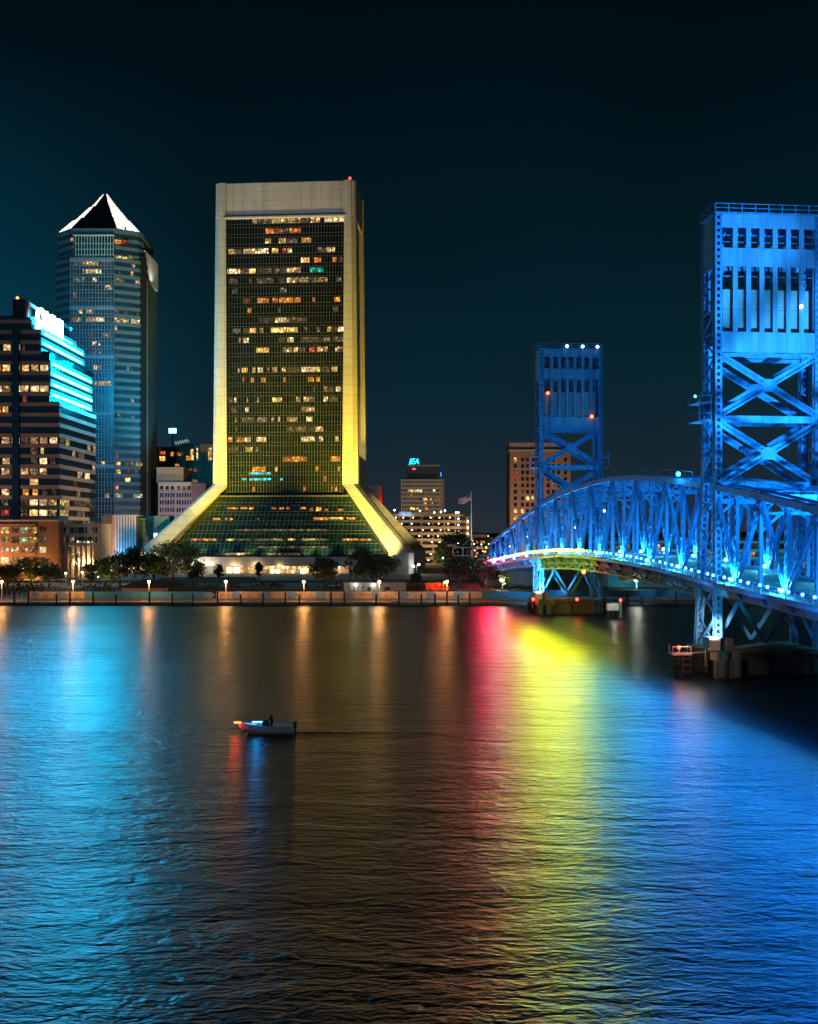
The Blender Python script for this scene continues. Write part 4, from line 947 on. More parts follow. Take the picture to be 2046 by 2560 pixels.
# ---- trusses
def laced(mb, p, q, wd, dp, lace=True):
    """built-up member: two side channels and zigzag lacing bars; wd along the bridge, dp across it"""
    p, q = Vector(p), Vector(q); d = (q - p); L = d.length; d.normalize()
    a = bp_.cross(d).normalized() * (wd / 2)
    for sg in (-1, 1): mb.beam(p + a * sg, q + a * sg, .11, dp, up=tuple(bp_))
    if lace:
        n = max(2, int(L / (wd * .95))); 
        for f in (-1, 1):
            o_ = bp_ * (dp / 2 * f)
            for k in range(n):
                p0, p1 = p + d * (L * k / n), p + d * (L * (k + 1) / n); sg = 1 if k % 2 else -1
                mb.beam(p0 + a * sg + o_, p1 - a * sg + o_, .05, .10, up=tuple(bp_))
spans = [('truss', 64.5, 160.5, 6), ('truss', 166, 278, 7), ('truss', 284, 352, 4)]
upl = []
strut_s = []
def span(s0, s1, nb, w_, near):
    """Warren truss with posts: bottom nodes at odd, top nodes at even half panels"""
    n = 2 * nb; st = (s1 - s0) / n; ss = [s0 + i * st for i in range(n + 1)]
    tr = empty('truss'); tr.parent = BR
    b = MB()
    for i in range(n * 2):
        a_, c_ = lerp(s0, s1, i / (2 * n)), lerp(s0, s1, (i + 1) / (2 * n)); b.beam(BP(a_, w_, zt_(a_)), BP(c_, w_, zt_(c_)), .85, .9)
    b.build('top_chord', ST, tr)
    b = MB()
    for i in range(n): b.beam(BP(ss[i], w_, zd(ss[i]) + .1), BP(ss[i + 1], w_, zd(ss[i + 1]) + .1), .6, .6)
    b.build('bottom_chord', ST, tr)
    for i in range(n + 1):
        s_ = ss[i]; zb_ = zd(s_) + .4; zz = zt_(s_) - .4
        if zz - zb_ > 1:
            mb = MB(); odd = i % 2 == 1
            laced(mb, BP(s_, w_, zb_), BP(s_, w_, zz), .75 if odd else .42, .5, lace=True)
            mb.build('post', ST, tr)
        if i < n:
            s2 = ss[i + 1]; mb = MB()
            if i % 2 == 0: pa, pb = BP(s_, w_, zt_(s_) - .4), BP(s2, w_, zd(s2) + .4)
            else: pa, pb = BP(s_, w_, zd(s_) + .4), BP(s2, w_, zt_(s2) - .4)
            laced(mb, pa, pb, .85, .55); mb.build('diagonal', ST, tr)
        if i % 2 == 1: upl.append((s_, w_))
        if near and i % 2 == 0: strut_s.append(s_)
        g_ = MB()                                        # gusset plates
        zc_ = zt_(s_) if i % 2 == 0 else zd(s_) + .5
        for f in (-1, 1):
            o_ = w_ + f * .36
            g_.loft([[BP(s_ - 1.1, o_ - .03, zc_ - .5), BP(s_ + 1.1, o_ - .03, zc_ - .5), BP(s_ + .7, o_ - .03, zc_ + .5), BP(s_ - .7, o_ - .03, zc_ + .5)], [BP(s_ - 1.1, o_ + .03, zc_ - .5), BP(s_ + 1.1, o_ + .03, zc_ - .5), BP(s_ + .7, o_ + .03, zc_ + .5), BP(s_ - .7, o_ + .03, zc_ + .5)]])
        g_.build('gusset_plate', ST, tr)
    return tr
for _, s0, s1, nb in spans:
    span(s0, s1, nb, 0, True); span(s0, s1, nb, WE, False)
# sloping end posts at the far end
for w_ in (0, WE):
    mb = MB(); laced(mb, BP(352, w_, zt_(352) + .2), BP(362, w_, zd(362) + .3), .9, .6); mb.build('end_post', ST, BR)
# top lateral system: struts, portals, crossed laterals
for s_ in strut_s:
    if s_ > 350: continue
    mb = MB(); z_ = zt_(s_)
    mb.beam(BP(s_, 0, z_), BP(s_, WE, z_), .6, .5); mb.beam(BP(s_, .3, z_ - 2.3), BP(s_, WE - .3, z_ - 2.3), .3, .4)
    for k in range(6):
        a_, c_ = lerp(.3, WE - .3, k / 6), lerp(.3, WE - .3, (k + 1) / 6)
        mb.beam(BP(s_, a_, z_ - (.2 if k % 2 else 2.2)), BP(s_, c_, z_ - (2.2 if k % 2 else .2)), .18, .22)
    mb.beam(BP(s_, .2, z_ - 4.6), BP(s_, 2.8, z_ - 2.3), .3, .4); mb.beam(BP(s_, WE - .2, z_ - 4.6), BP(s_, WE - 2.8, z_ - 2.3), .3, .4)
    mb.build('sway_frame', ST, BR)
for a_, c_ in zip(strut_s, strut_s[1:]):
    if c_ - a_ > 20 or c_ > 350: continue
    mb = MB()
    mb.beam(BP(a_, .2, zt_(a_) + .15), BP(c_, WE - .2, zt_(c_) + .15), .38, .34); mb.beam(BP(a_, WE - .2, zt_(a_) + .15), BP(c_, .2, zt_(c_) + .15), .38, .34)
    mb.build('lateral_brace', ST, BR)
# catwalk on the top chord
for s0, s1 in ((172, 218), (100, 156)):
    b = MB(); strip(b, s0, s1, .8, 2.2, lambda s_: zt_(s_) + .5, lambda s_: zt_(s_) + .62, 10)
    for i in range(14): s_ = lerp(s0, s1, i / 13); b.beam(BP(s_, .85, zt_(s_) + .6), BP(s_, .85, zt_(s_) + 1.7), .07)
    strip(b, s0, s1, .82, .88, lambda s_: zt_(s_) + 1.65, lambda s_: zt_(s_) + 1.72, 10)
    b.build('catwalk', ST, BR)

# ---- lift towers
def tower(s0, s1, far):
    """legs at s0 (towards the viewer) and s1; the machinery house and counterweight fill the top"""
    t = empty('lift_tower'); t.parent = BR
    W0, W1 = 0.0, WT; lw = 1.05
    zpier = 3.6
    def leg(s_, w_, fl):
        mb = MB(); zb_ = zpier; ztp = 67.6
        a = bp_ * (lw / 2); c = bt * (lw / 2)
        # corner posts of a box column; front and side faces as perforated plate: strips with gaps
        p0 = BP(s_ + fl, w_, zb_); p1 = BP(s_, w_, 30); p2 = BP(s_, w_, ztp)
        for (q0, q1) in ((p0, p1), (p1, p2)):
            d = q1 - q0; n = int(d.length / .95)
            for sa in (-1, 1):
                for sc_ in (-1, 1):
                    e = a * (sa * .74) + c * (sc_ * .74)
                    mb.beam(q0 + e, q1 + e, .30, .30, up=tuple(bt))
            for k in range(n + 1):
                z0 = q0 + d * (k / max(1, n)); z1 = z0 + d.normalized() * .48
                for sc_ in (-1, 1): mb.loft([[z0 - a * .7 + c * sc_ * .8 - bt * .03, z0 + a * .7 + c * sc_ * .8 - bt * .03, z0 + a * .7 + c * sc_ * .8 + bt * .03, z0 - a * .7 + c * sc_ * .8 + bt * .03], [z1 - a * .7 + c * sc_ * .8 - bt * .03, z1 + a * .7 + c * sc_ * .8 - bt * .03, z1 + a * .7 + c * sc_ * .8 + bt * .03, z1 - a * .7 + c * sc_ * .8 + bt * .03]])
                for sc_ in (-1, 1): mb.loft([[z0 - c * .7 + a * sc_ * .8 - bp_ * .03, z0 + c * .7 + a * sc_ * .8 - bp_ * .03, z0 + c * .7 + a * sc_ * .8 + bp_ * .03, z0 - c * .7 + a * sc_ * .8 + bp_ * .03], [z1 - c * .7 + a * sc_ * .8 - bp_ * .03, z1 + c * .7 + a * sc_ * .8 - bp_ * .03, z1 + c * .7 + a * sc_ * .8 + bp_ * .03, z1 - c * .7 + a * sc_ * .8 + bp_ * .03]])
        mb.build('leg', ST, t)
    for w_ in (W0, W1): leg(s0, w_, 0); leg(s1, w_, 3.2)
    i0, i1 = W0 + .56, W1 - .56
    for sf, nm in ((s0 - .35, 1), (s1 + .35, 1)):
        # solid panels: top band, mid band, lower band
        for z0, z1 in ((65.9, 67.9), (60.2, 62.9), (47.5, 50.5)):
            mb = MB(); mb.loft([[BP(sf - .08, i0, z0), BP(sf - .08, i1, z0), BP(sf + .08, i1, z0), BP(sf + .08, i0, z0)], [BP(sf - .08, i0, z1), BP(sf - .08, i1, z1), BP(sf + .08, i1, z1), BP(sf + .08, i0, z1)]]); mb.build('panel', M['steel_panel'], t)
        # vertical fins between the openings
        npn = 6
        for k in range(1, npn + 1):
            wc = i0 + (i1 - i0) * (k / (npn + 1.0))
            for z0, z1 in ((62.9, 65.9), (50.5, 60.2)):
                mb = MB(); mb.loft([[BP(sf - .06, wc - .37, z0), BP(sf - .06, wc + .37, z0), BP(sf + .06, wc + .37, z0), BP(sf + .06, wc - .37, z0)], [BP(sf - .06, wc - .37, z1), BP(sf - .06, wc + .37, z1), BP(sf + .06, wc + .37, z1), BP(sf + .06, wc - .37, z1)]]); mb.build('fin', M['steel_panel'], t)
        # cross bracing
        def brace(z0, z1):
            pts = ((W0 + .3, z0, W1 - .3, z1), (W0 + .3, z1, W1 - .3, z0))
            for a_, za, b_, zb_ in pts:
                mb = MB()
                p, q = BP(sf, a_, za), BP(sf, b_, zb_); d = (q - p).normalized(); nn = bt.cross(d).normalized() * .34
                for sg in (-1, 1): mb.beam(p + nn * sg, q + nn * sg, .3, .34, up=tuple(bt))
                L = (q - p).length; n = int(L / .55)
                for k in range(n):
                    c0 = p + d * (L * (k + .5) / n); mb.beam(c0 - nn, c0 + nn, .22, .06, up=tuple(bt))
                mb.beam(p + bt * .16, q + bt * .16, .5, .04, up=tuple(bt)); mb.build('cross_brace', ST, t)
            cz = (z0 + z1) / 2; cw = (W0 + W1) / 2
            MB().loft([[BP(sf - .22, cw + 1.3 * math.cos(k * math.pi / 4 + .39), cz + 1.0 * math.sin(k * math.pi / 4 + .39)) for k in range(8)][::-1], [BP(sf + .22, cw + 1.3 * math.cos(k * math.pi / 4 + .39), cz + 1.0 * math.sin(k * math.pi / 4 + .39)) for k in range(8)][::-1]]).build('gusset_plate', ST, t)
        brace(38.3, 47.0); brace(28.2, 37.0)
        for z_, h_ in ((47.1, .5), (37.6, 1.0), (28.0, .8)): MB().beam(BP(sf, i0, z_), BP(sf, i1, z_), .5, h_).build('strut', ST, t)
        # bracing below the deck
        zz0, zz1 = zpier + .3, zd(s0) - 3.2
        for a_, za, b_, zb_ in ((W0 + 3.5, zz1, W1 * .5, zz0 + .6), (W1 - 3.5, zz1, W1 * .5, zz0 + .6), (W0 + .3, zz0 + 1, W0 + 3.5, zz1), (W1 - .3, zz0 + 1, W1 - 3.5, zz1)):
            MB().beam(BP(sf + 1, a_, za), BP(sf + 1, b_, zb_), .45, .5).build('lower_brace', ST, t)
    # side faces: top sheet, lacing below
    for w_ in (W0 - .42, W1 + .42):
        mb = MB(); mb.loft([[BP(s0, w_ - .05, 60.0), BP(s1, w_ - .05, 60.0), BP(s1, w_ + .05, 60.0), BP(s0, w_ + .05, 60.0)], [BP(s0, w_ - .05, 67.8), BP(s1, w_ - .05, 67.8), BP(s1, w_ + .05, 67.8), BP(s0, w_ + .05, 67.8)]]); mb.build('side_panel', M['steel_panel'], t)
        mb = MB(); zz = 30.0; k = 0
        while zz < 59.9:
            a_, b_ = (s0, s1) if k % 2 else (s1, s0); mb.beam(BP(a_, w_, zz), BP(b_, w_, min(60, zz + 3.4)), .22, .2); zz += 3.4; k += 1
            mb.beam(BP(s0, w_, zz), BP(s1, w_, zz), .18, .18)
        mb.build('side_lacing', ST, t); mb = MB(); zz = zpier + .5
        while zz < 27: mb.beam(BP(s0, w_, zz), BP(s1 + 1.5, w_, zz + 4), .25, .2); mb.beam(BP(s0, w_, zz + 4), BP(s1 + 1.5, w_, zz), .25, .2); zz += 4.6
        mb.build('side_lacing', ST, t)
    mb = MB()
    for w_ in (1.6, 2.0, WT - 2.0, WT - 1.6):
        e_ = (s1 + 1.3) if not far else (s0 - 1.3); mb.beam(BP(e_, w_, zt_(e_) + .3), BP(e_, w_, 66.5), .07, .07)
    mb.build('lift_rope', M['dark'], t)
    # counterweight, sheave beams and roof
    MB().loft([[BP(s0 + .6, i0 + .5, 50.8), BP(s0 + .6, i1 - .5, 50.8), BP(s1 - .6, i1 - .5, 50.8), BP(s1 - .6, i0 + .5, 50.8)], [BP(s0 + .6, i0 + .5, 57.0), BP(s0 + .6, i1 - .5, 57.0), BP(s1 - .6, i1 - .5, 57.0), BP(s1 - .6, i0 + .5, 57.0)]]).build('counterweight', surf('counterweight', (.26, .28, .31), .8, .2, .3, streak=True, panel=(2.2, 3, .05)), t)
    mb = MB()
    for z_ in (58.2, 63.3, 64.3): mb.beam(BP((s0 + s1) / 2, i0, z_), BP((s0 + s1) / 2, i1, z_), .2, .25); mb.beam(BP(s0 + .5, i0, z_ + .7), BP(s0 + .5, i1, z_ + .7), .1, .1)
    for k in range(7):
        w_ = lerp(i0, i1, (k + .5) / 7); mb.beam(BP(s0, w_ - .4, 65.2), BP(s1, w_ + .6, 64.5), .15, .15); mb.beam(BP(s0 + .3, w_ - .5, 59.7), BP(s1, w_ + .5, 59.2), .25, .2)
    mb.build('sheave_beam', ST, t)
    MB().loft([[BP(s0 - .6, W0 - .6, 67.95), BP(s0 - .6, W1 + .6, 67.95), BP(s1 + .6, W1 + .6, 67.95), BP(s1 + .6, W0 - .6, 67.95)], [BP(s0 - .6, W0 - .6, 68.15), BP(s0 - .6, W1 + .6, 68.15), BP(s1 + .6, W1 + .6, 68.15), BP(s1 + .6, W0 - .6, 68.15)]]).build('roof_deck', ST, t)
    mb = MB(); cs = [(s0 - .5, W0 - .5), (s0 - .5, W1 + .5), (s1 + .5, W1 + .5), (s1 + .5, W0 - .5)]
    for a_, b_ in zip(cs, cs[1:] + cs[:1]):
        for z_ in (68.75, 69.4): mb.beam(BP(*a_, z_), BP(*b_, z_), .09, .09)
        n = 8 if abs(a_[1] - b_[1]) > 5 else 2
        for k in range(n): mb.beam(BP(lerp(a_[0], b_[0], k / n), lerp(a_[1], b_[1], k / n), 68.1), BP(lerp(a_[0], b_[0], k / n), lerp(a_[1], b_[1], k / n), 69.45), .11, .11)
    mb.build('roof_railing', ST, t)
    # operator platforms hanging off the legs
    for w_, dw in ((W0 - .6, -2.0), (W1 + .6, 2.0)):
        mb = MB(); q = lambda z0, z1, a0, a1, c0, c1: mb.loft([[BP(c0, a0, z0), BP(c0, a1, z0), BP(c1, a1, z0), BP(c1, a0, z0)], [BP(c0, a0, z1), BP(c0, a1, z1), BP(c1, a1, z1), BP(c1, a0, z1)]])
        a0, a1 = min(w_, w_ + dw), max(w_, w_ + dw)
        q(37.4, 37.6, a0, a1, s0 + .5, s1 + .6); q(40.2, 40.35, a0, a1, s0 + .5, s1 + .6)
        for (a_, c_) in ((a0 + .1, s0 + .6), (a1 - .1, s0 + .6), (a0 + .1, s1 + .5), (a1 - .1, s1 + .5)): mb.beam(BP(c_, a_, 37.5), BP(c_, a_, 41.3), .12, .12)
        for z_ in (38.6, 41.2): mb.beam(BP(s0 + .6, a0, z_), BP(s1 + .5, a0, z_), .08, .08); mb.beam(BP(s0 + .6, a0, z_), BP(s0 + .6, a1, z_), .08, .08)
        mb.beam(BP(s0 + .6, a0, 37.5), BP(s0 + .6, w_, 35.6), .12, .12); mb.build('service_platform', ST, t)
    # pier
    pr = MB(); n = 12
    def pring(z_, g_):
        out = []
        for k in range(n * 2):
            an = math.pi * k / n; ww = math.cos(an); out.append(BP((s0 + s1) / 2 + 2 + (5.2 + g_) * math.sin(an), (WT / 2) + (WT / 2 + 1.5 + g_) * (abs(ww) ** .35) * (1 if ww > 0 else -1), z_))
        return out
    pr.loft([pring(-2, .6), pring(2.9, .4), pring(2.95, .8), pring(3.6, .8)]); pr.build('pier', M['pier'], t)
    for k in range(0, 24, 1): p_ = pring(0, .75)[k]; MB().beam((p_.x, p_.y, -.5), (p_.x, p_.y, 2.5), .5, .5).build('fender_pile', M['timber'], t)
    return t
TN = tower(159.6, 164.2, False); TF = tower(277.4, 282.0, True)

# ---- light fixtures on the bridge
def lcol(s_):
    if s_ > 343: return (1, .010, .06), 4.0
    if s_ > 331: return (1, .015, .08), 3.4
    if s_ > 313: return (1, .07, .07), 1.1
    if s_ > 287: return (1, .20, .02), .8
    if s_ > 225: return (.80, .92, .0), 1.9
    if s_ > 205: return (.0, .60, .45), .7
    if s_ > 190: return (.0, .42, .80), .9
    if s_ > 140: return (.0, .21, 1), 1.3
    return (.0, .15, 1), 1.6
fx = {}
def fixture(name, c, s__, r):
    key = (name, c)
    if key not in fx:
        b_ = MB().ball((0, 0, 0), r, 6); me = bpy.data.meshes.new(name); me.from_pydata(b_.v, [], b_.f)
        me.materials.append(glow(name + '_glow', tuple(.06 + .94 * x for x in c), s__)); fx[key] = me
    return fx[key]
DECKP = 2150
NL_ = 97
for i in range(NL_):
    s_ = 82 + i * 3.02
    c, k = lcol(s_)
    o = bpy.data.objects.new('deck_lamp', fixture('deck_lamp', c, 15, .36 if s_ > 287 else .30 if s_ > 225 else .21)); col.objects.link(o); o.parent = BR
    o.location = BP(s_ + R.uniform(-.7, .7), -2.45, zl(s_) + .05)
    if i % 2 == 0:
        q = BP(s_, -3.1, zl(s_) - .1) - BI
        spot('deck_light', tuple(q), (q.x * .34, q.y * .16, 0), c, DECKP * k, 58, 1.0, .7)
for s0, s1, c in ((343, 374, (1, .02, .07)), (328, 343, (1, .04, .22)), (313, 328, (1, .12, .03)), (287, 313, (1, .32, .02)), (225, 287, (.95, .85, .02))):
    b = MB(); strip(b, s0, s1, -2.52, -2.38, lambda s_: zl(s_) - .16, lambda s_: zl(s_) + .16, 8); b.build('glow_strip', glow('deck_halo_%d' % s0, c, 1.5), BR)  # added glowing strip stands in for the colour halo of the deck lamps
for i in range(14):
    s_ = 228 + i * 4.4; q = BP(s_, -1.4, zd(s_) - 2.6) - BI; point('underdeck_fill', tuple(q), (.8, .9, .02), 130, .4)  # added points imitate the coloured glow beneath the deck
for i in range(16):
    s_ = 232 + i * 4.0; q = BP(s_, 7, zd(s_) - 6.5) - BI; point('underdeck_fill', tuple(q), (.75, .9, .05), 100, .6)
for i in range(8):
    s_ = 296 + i * 7; q = BP(s_, -1.4, zd(s_) - 2.4) - BI; point('underdeck_fill', tuple(q), (1, .15, .05), 90, .4)
for s_ in (300, 312, 324, 336, 348, 360, 370, 270, 284, 256, 242):
    q = BP(s_, -1.6, zl(s_) + .7) - BI; point('deck_glow', tuple(q), lcol(s_)[0], 300, .4)  # added points wash the lower truss in the lamp colours
UPC = (.0, .36, 1)
for s_, w_ in upl:
    if s_ < 90: continue
    o = bpy.data.objects.new('uplight', fixture('uplight', (.1, .75, 1), 16, .28)); col.objects.link(o); o.parent = BR
    o.location = BP(s_, w_ - .8 if w_ < 5 else w_ - .8, zd(s_) + .75)
    q = BP(s_ - .5, w_ - 1.7, zd(s_) + .6) - BI; tg = BP(s_, w_ + .1, zt_(s_) - 2) - BI
    spot('truss_uplight', tuple(q), tuple(tg), (.0, .50, 1), 5200, 80, .7, .25)
    q = BP(s_, w_ - .95, zd(s_) + 1.5) - BI; point('node_light', tuple(q), (.07, .66, 1), 2800, .22)
# general blue wash inside the truss from the roadway
for i in range(19):
    s_ = 100 + i * 13.5; q = BP(s_, WE * .45, zd(s_) + 4.5) - BI
    point('road_wash', tuple(q), (.0, .33, 1), 2000, .6)
for i in range(16):                      # blue floods along the west walkway reach the outside of the truss
    s_ = 88 + i * 17; q = BP(s_, -8.5, zd(s_) - 1) - BI; tg = BP(s_ + 4, 0, zt_(s_) - 5) - BI
    spot('walkway_flood', tuple(q), tuple(tg), (.0, .31, 1), 2900, 110, .8, .4)
# tower floods
q = BP(112, 5, 14) - BI; spot('tower_flood', tuple(q), tuple(BP(160, 9, 56) - BI), (.05, .46, 1), 700e3, 50, .6, .6)
q = BP(120, 14, 14) - BI; spot('tower_flood', tuple(q), tuple(BP(160, 6, 38) - BI), (.0, .41, 1), 210e3, 60, .8, .6)
q = BP(232, 7, 32.5) - BI; spot('tower_flood', tuple(q), tuple(BP(277, 8, 56) - BI), (.0, .36, .9), 34e3, 60, .7, .6)
q = BP(190, -30, 8) - BI; spot('tower_flood', tuple(q), tuple(BP(160, 0, 44) - BI), (.0, .45, .6), 20e3, 60, .8, .6)
# near pier: utility boxes, signs, work lights, warning beacon dolphin
def bbox3(name, mat, par, s_, w_, z0, z1, ds, dw):
    return MB().loft([[BP(s_ - ds, w_ - dw, z0), BP(s_ - ds, w_ + dw, z0), BP(s_ + ds, w_ + dw, z0), BP(s_ + ds, w_ - dw, z0)], [BP(s_ - ds, w_ - dw, z1), BP(s_ - ds, w_ + dw, z1), BP(s_ + ds, w_ + dw, z1), BP(s_ + ds, w_ - dw, z1)]]).build(name, mat, par)
SGN = surf('sign_blue', (.03, .20, .34), .6, .05)
for T_, s_ in ((TN, 157.6), (TF, 275.4)):
    bbox3('utility_box', M['white'], T_, s_ + .8, -1.0, 3.65, 5.6, .6, .75); bbox3('utility_box', M['grey'], T_, s_ - .2, .9, 3.65, 5.5, .5, .45)
    for dw, rr_ in ((-.9, 1.5), (1.3, 1.3)):
        c_ = BP(s_ - 1.6, dw, 0); MB().tube([(c_.x, c_.y, 2.5), (c_.x, c_.y, 3.66)], rr_, 16).build('platform_drum', surf('stained_concrete', (.24, .21, .17), .9, .4, 1.2, streak=True), T_)
    bbox3('sign', SGN, T_, s_ - 1.2, -3.0, 4.2, 5.7, .06, .5); bbox3('sign', SGN, T_, s_ - 3.0, -1.2, 2.6, 3.9, .06, .55)
    bbox3('sign_post', M['cream'], T_, s_ - 1.1, -3.0, 1.5, 5.4, .05, .08)
    for dw in (-1.4, .8): bbox3('gauge_board', M['grey'], T_, s_ - 3.15, dw, .2, 2.5, .05, .35)
    for dw in (-1.4, .8): bbox3('pile', M['pier'], T_, s_ - 2.6, dw, -1, 2.5, .5, .75)
    q = BP(s_ - 1.6, -2.6, 6.4) - BI; spot('pier_light', tuple(q), tuple(BP(s_ + 3.2, .3, 6.6) - BI), (1, .90, .80), 9000, 62, .8, .3)
    q = BP(s_ - 6, -6, 5) - BI; point('pier_light', tuple(q), (1, .74, .46), 260 if T_ is TN else 60, .3)
    if T_ is TF: q = BP(s_ - 4, -3.6, 9.5) - BI; spot('pier_light', tuple(q), tuple(BP(s_ + 3, .1, 10) - BI), (.02, .50, 1), 42000, 70, .7, .3)
    else: q = BP(s_ - 5, -5, 8.5) - BI; spot('pier_light', tuple(q), tuple(BP(s_ + 3, .1, 12) - BI), (.1, .62, .8), 3200, 70, .7, .3)
RB = glow('red_beacon_hot', (1, .03, .015), 14)
for (T_, s_, w_, z_) in ((TF, 273, -3.1, 3.9), (TF, 271.8, 7.9, 3.9)):
    o = MB().ball(BP(s_, w_, z_), .38, 8).build('navigation_light', RB, T_); point('nav_glow', tuple(BP(s_, w_ - .0, z_ + .1) - BI - bt * .8), (1, .02, .01), 110, .3)
MB().ball(BP(225, -2.8, 12.6), .42, 8).build('navigation_light', glow('nav_orange', (1, .10, .01), 12), BR); point('nav_glow', tuple(BP(224.5, -3.4, 12.6) - BI), (1, .05, .01), 400, .3)
for (s_, w_, z_) in ((276.5, 1.5, 56.5), (276.5, 13.0, 50.6)): MB().ball(BP(s_, w_, z_), .40, 8).build('aircraft_light', glow('aircraft_orange', (1, .10, .01), 10), TF)
MB().ball(BP(158.9, 12.6, 54.4), .26, 8).build('work_light', glow('work_white', (1, .95, .9), 10), TN)
MB().ball(BP(164.6, -1.5, 41.6), .22, 8).build('work_light', glow('work_cyan', (.1, .8, .9), 5), TN)
for w_ in (6.5, 10.6, 14.5): MB().ball(BP(276.6, w_, 68.6), .38, 8).build('roof_light', glow('roof_white', (.6, .95, 1), 8), TF)
MB().ball(BP(174.5, -.6, 30.3), .38, 10).build('chord_light', glow('chord_cyan', (.08, .75, 1), 4), BR); point('chord_glow', tuple(BP(174, -1.5, 30.6) - BI), (.0, .5, 1), 1500, .4)
for (s_, w_, z_, c_) in ((244, 7, 25.7, (1, .8, .95)), (310, 3, 19.5, (.8, .9, 1)), (290, 3, 20.5, (.8, .9, 1)), (330, 2, 16.5, (.8, .9, 1)), (205, 8, 18, (1, .7, .5)), (198, 5, 17.8, (1, .7, .6)), (262, 5, 22, (.6, .9, 1)), (150, 12, 17.5, (1, .8, .7))):
    o = empty('street_lamp'); o.parent = BR; o.location = BP(s_, w_, z_)
    MB().ball((0, 0, 0), .26, 8).build('lamp_head', glow('street_glow_%d' % int(s_), c_, 9), o)
    MB().tube([(0, 0, -(z_ - zd(s_))), (0, 0, -.1)], .07, 6).build('pole', M['grey'], o)

# fender cluster with red beacon left of the near pier
fe = empty('fender_cluster', tuple(BP(157, -6.6, 0) - BI), 0, 'dark timber fender pile cluster with a red beacon left of the near bridge pier', 'fender')
mb = MB()
for (x, y) in ((-.9, -.6), (.2, -.9), (1.0, 0), (-.4, .8), (.6, .9)): mb.tube([(x, y, -2), (x * .9, y * .9, 3.2)], .28, 8)
mb.build('piling', M['timber'], fe); MB().box(-1.4, 1.4, -1.2, 1.2, 3.2, 3.45).build('platform', M['cream'], fe)
mb = MB(); 
for z_ in (.8, 1.7, 2.6): mb.box(-1.3, 1.4, -1.15, -1.0, z_, z_ + .2)
mb.build('waler', M['timber'], fe)
mb = MB()
for (x, y) in ((-1.3, -1.1), (1.3, -1.1), (1.3, 1.1), (-1.3, 1.1)): mb.tube([(x, y, 3.4), (x, y, 4.5)], .05, 6)
mb.box(-1.3, 1.3, -1.13, -1.07, 4.4, 4.5); mb.build('railing', M['cream'], fe)
MB().ball((-.3, -.6, 4.3), .26, 8).build('beacon', RB, fe); MB().tube([(-.3, -.6, 3.4), (-.3, -.6, 4.1)], .1, 6).build('beacon_post', M['grey'], fe)
q = BP(157, -7, 0) - BI; point('beacon_glow', (q.x, q.y - 1.4, 4.4), (1, .03, .01), 90, .25); point('beacon_fill', (q.x + .6, q.y - 1.2, 4.9), (1, .8, .55), 160, .2)
MB().beam((1.3, 0, 3.4), tuple(BP(158, -1.6, 3.5) - Vector(fe.location) - BI), .5, .15).build('gangway', M['cream'], fe)
# second dolphin right of the far pier
fe = empty('fender_cluster', (Xp(1540, 262), 262, 0), 0, 'small pale dolphin with a red light right of the far bridge pier', 'fender')
mb = MB()
for (x, y) in ((-1.6, 0), (-.6, -.3), (.6, 0), (1.2, .5)): mb.tube([(x, y, -2), (x, y, 1.9)], .35, 8)
mb.build('piling', M['timber'], fe); MB().box(-2.2, .6, -.9, .9, 1.9, 3.6).build('lit_board', M['white'], fe); MB().box(.9, 1.4, -.3, .3, 0, 4.0).build('post', M['cream'], fe)
MB().ball((1.1, -.2, 4.4), .33, 8).build('beacon', RB, fe)
point('beacon_fill', (Xp(1540, 262) - 1, 258.6, 3.4), (1, .88, .7), 120, .3)

# ================================================================== RIVERSIDE: FENCE, LAMPS, PILES
BF = empty('banner_fence', (0, 318.6, .75), 0, 'long construction fence along the quay hung with cream and blue printed banners', 'fence')
def fx_(px): return Xp(px, 318.6)
zb0, zb1 = Zp(1496, 318.6) - .75, Zp(1479, 318.6) - .75
fence_wall = MB().box(fx_(-60), fx_(1338), .12, .3, 0, zb0 - .03); fence_wall.build('low_wall', M['promenade'], BF)
mb = MB()
for i in range(110): x = lerp(fx_(-60), fx_(1338), i / 109); mb.box(x - .04, x + .04, .02, .11, 0, zb1 - .1)
mb.build('fence_frame', M['grey'], BF)
ban = [(76, 212, 'c'), (213, 511, 'b'), (541, 1206, 'c'), (1207, 1262, 'b'), (1263, 1334, 'b')]
arrows = [(79, 97), (142, 170), (511, 537), (581, 605), (658, 678), (720, 746), (790, 816), (861, 885), (931, 953), (1000, 1024), (1068, 1087), (1136, 1162)]
for x0, x1, k in ban:
    x = x0
    while x < x1 - 3:
        xe = min(x1, x + (70 if k == 'b' else 68))
        mb = MB(); n = 12; base = len(mb.v)
        for q_ in range(n):
            a_, b_ = lerp(fx_(x) + .04, fx_(xe) - .04, q_ / n), lerp(fx_(x) + .04, fx_(xe) - .04, (q_ + 1) / n); f_ = lambda t: .05 * math.sin(t * 2.1)
            mb.loft([[(a_, -.02 + f_(a_), zb0), (a_, .0 + f_(a_), zb0), (a_, .0 + f_(a_), zb1), (a_, -.02 + f_(a_), zb1)], [(b_, -.02 + f_(b_), zb0), (b_, .0 + f_(b_), zb0), (b_, .0 + f_(b_), zb1), (b_, -.02 + f_(b_), zb1)]])
        mb.build('banner', M['cream_fabric'] if k == 'c' else M['blue_fabric'], BF); x = xe
for a_, b_ in arrows:
    x0, x1 = fx_(a_), fx_(b_); zm = (zb0 + zb1) / 2; ti = (x1 - x0) * .3
    mb = MB(); pl = [(x0, zb0 + .08), (x1 - ti, zb0 + .08), (x1, zm), (x1 - ti, zb1 - .08), (x0, zb1 - .08)]
    mb.loft([[(x, -.16, z) for x, z in pl], [(x, -.12, z) for x, z in pl]]); mb.build('arrow_banner', M['arrow_fabric'], BF)
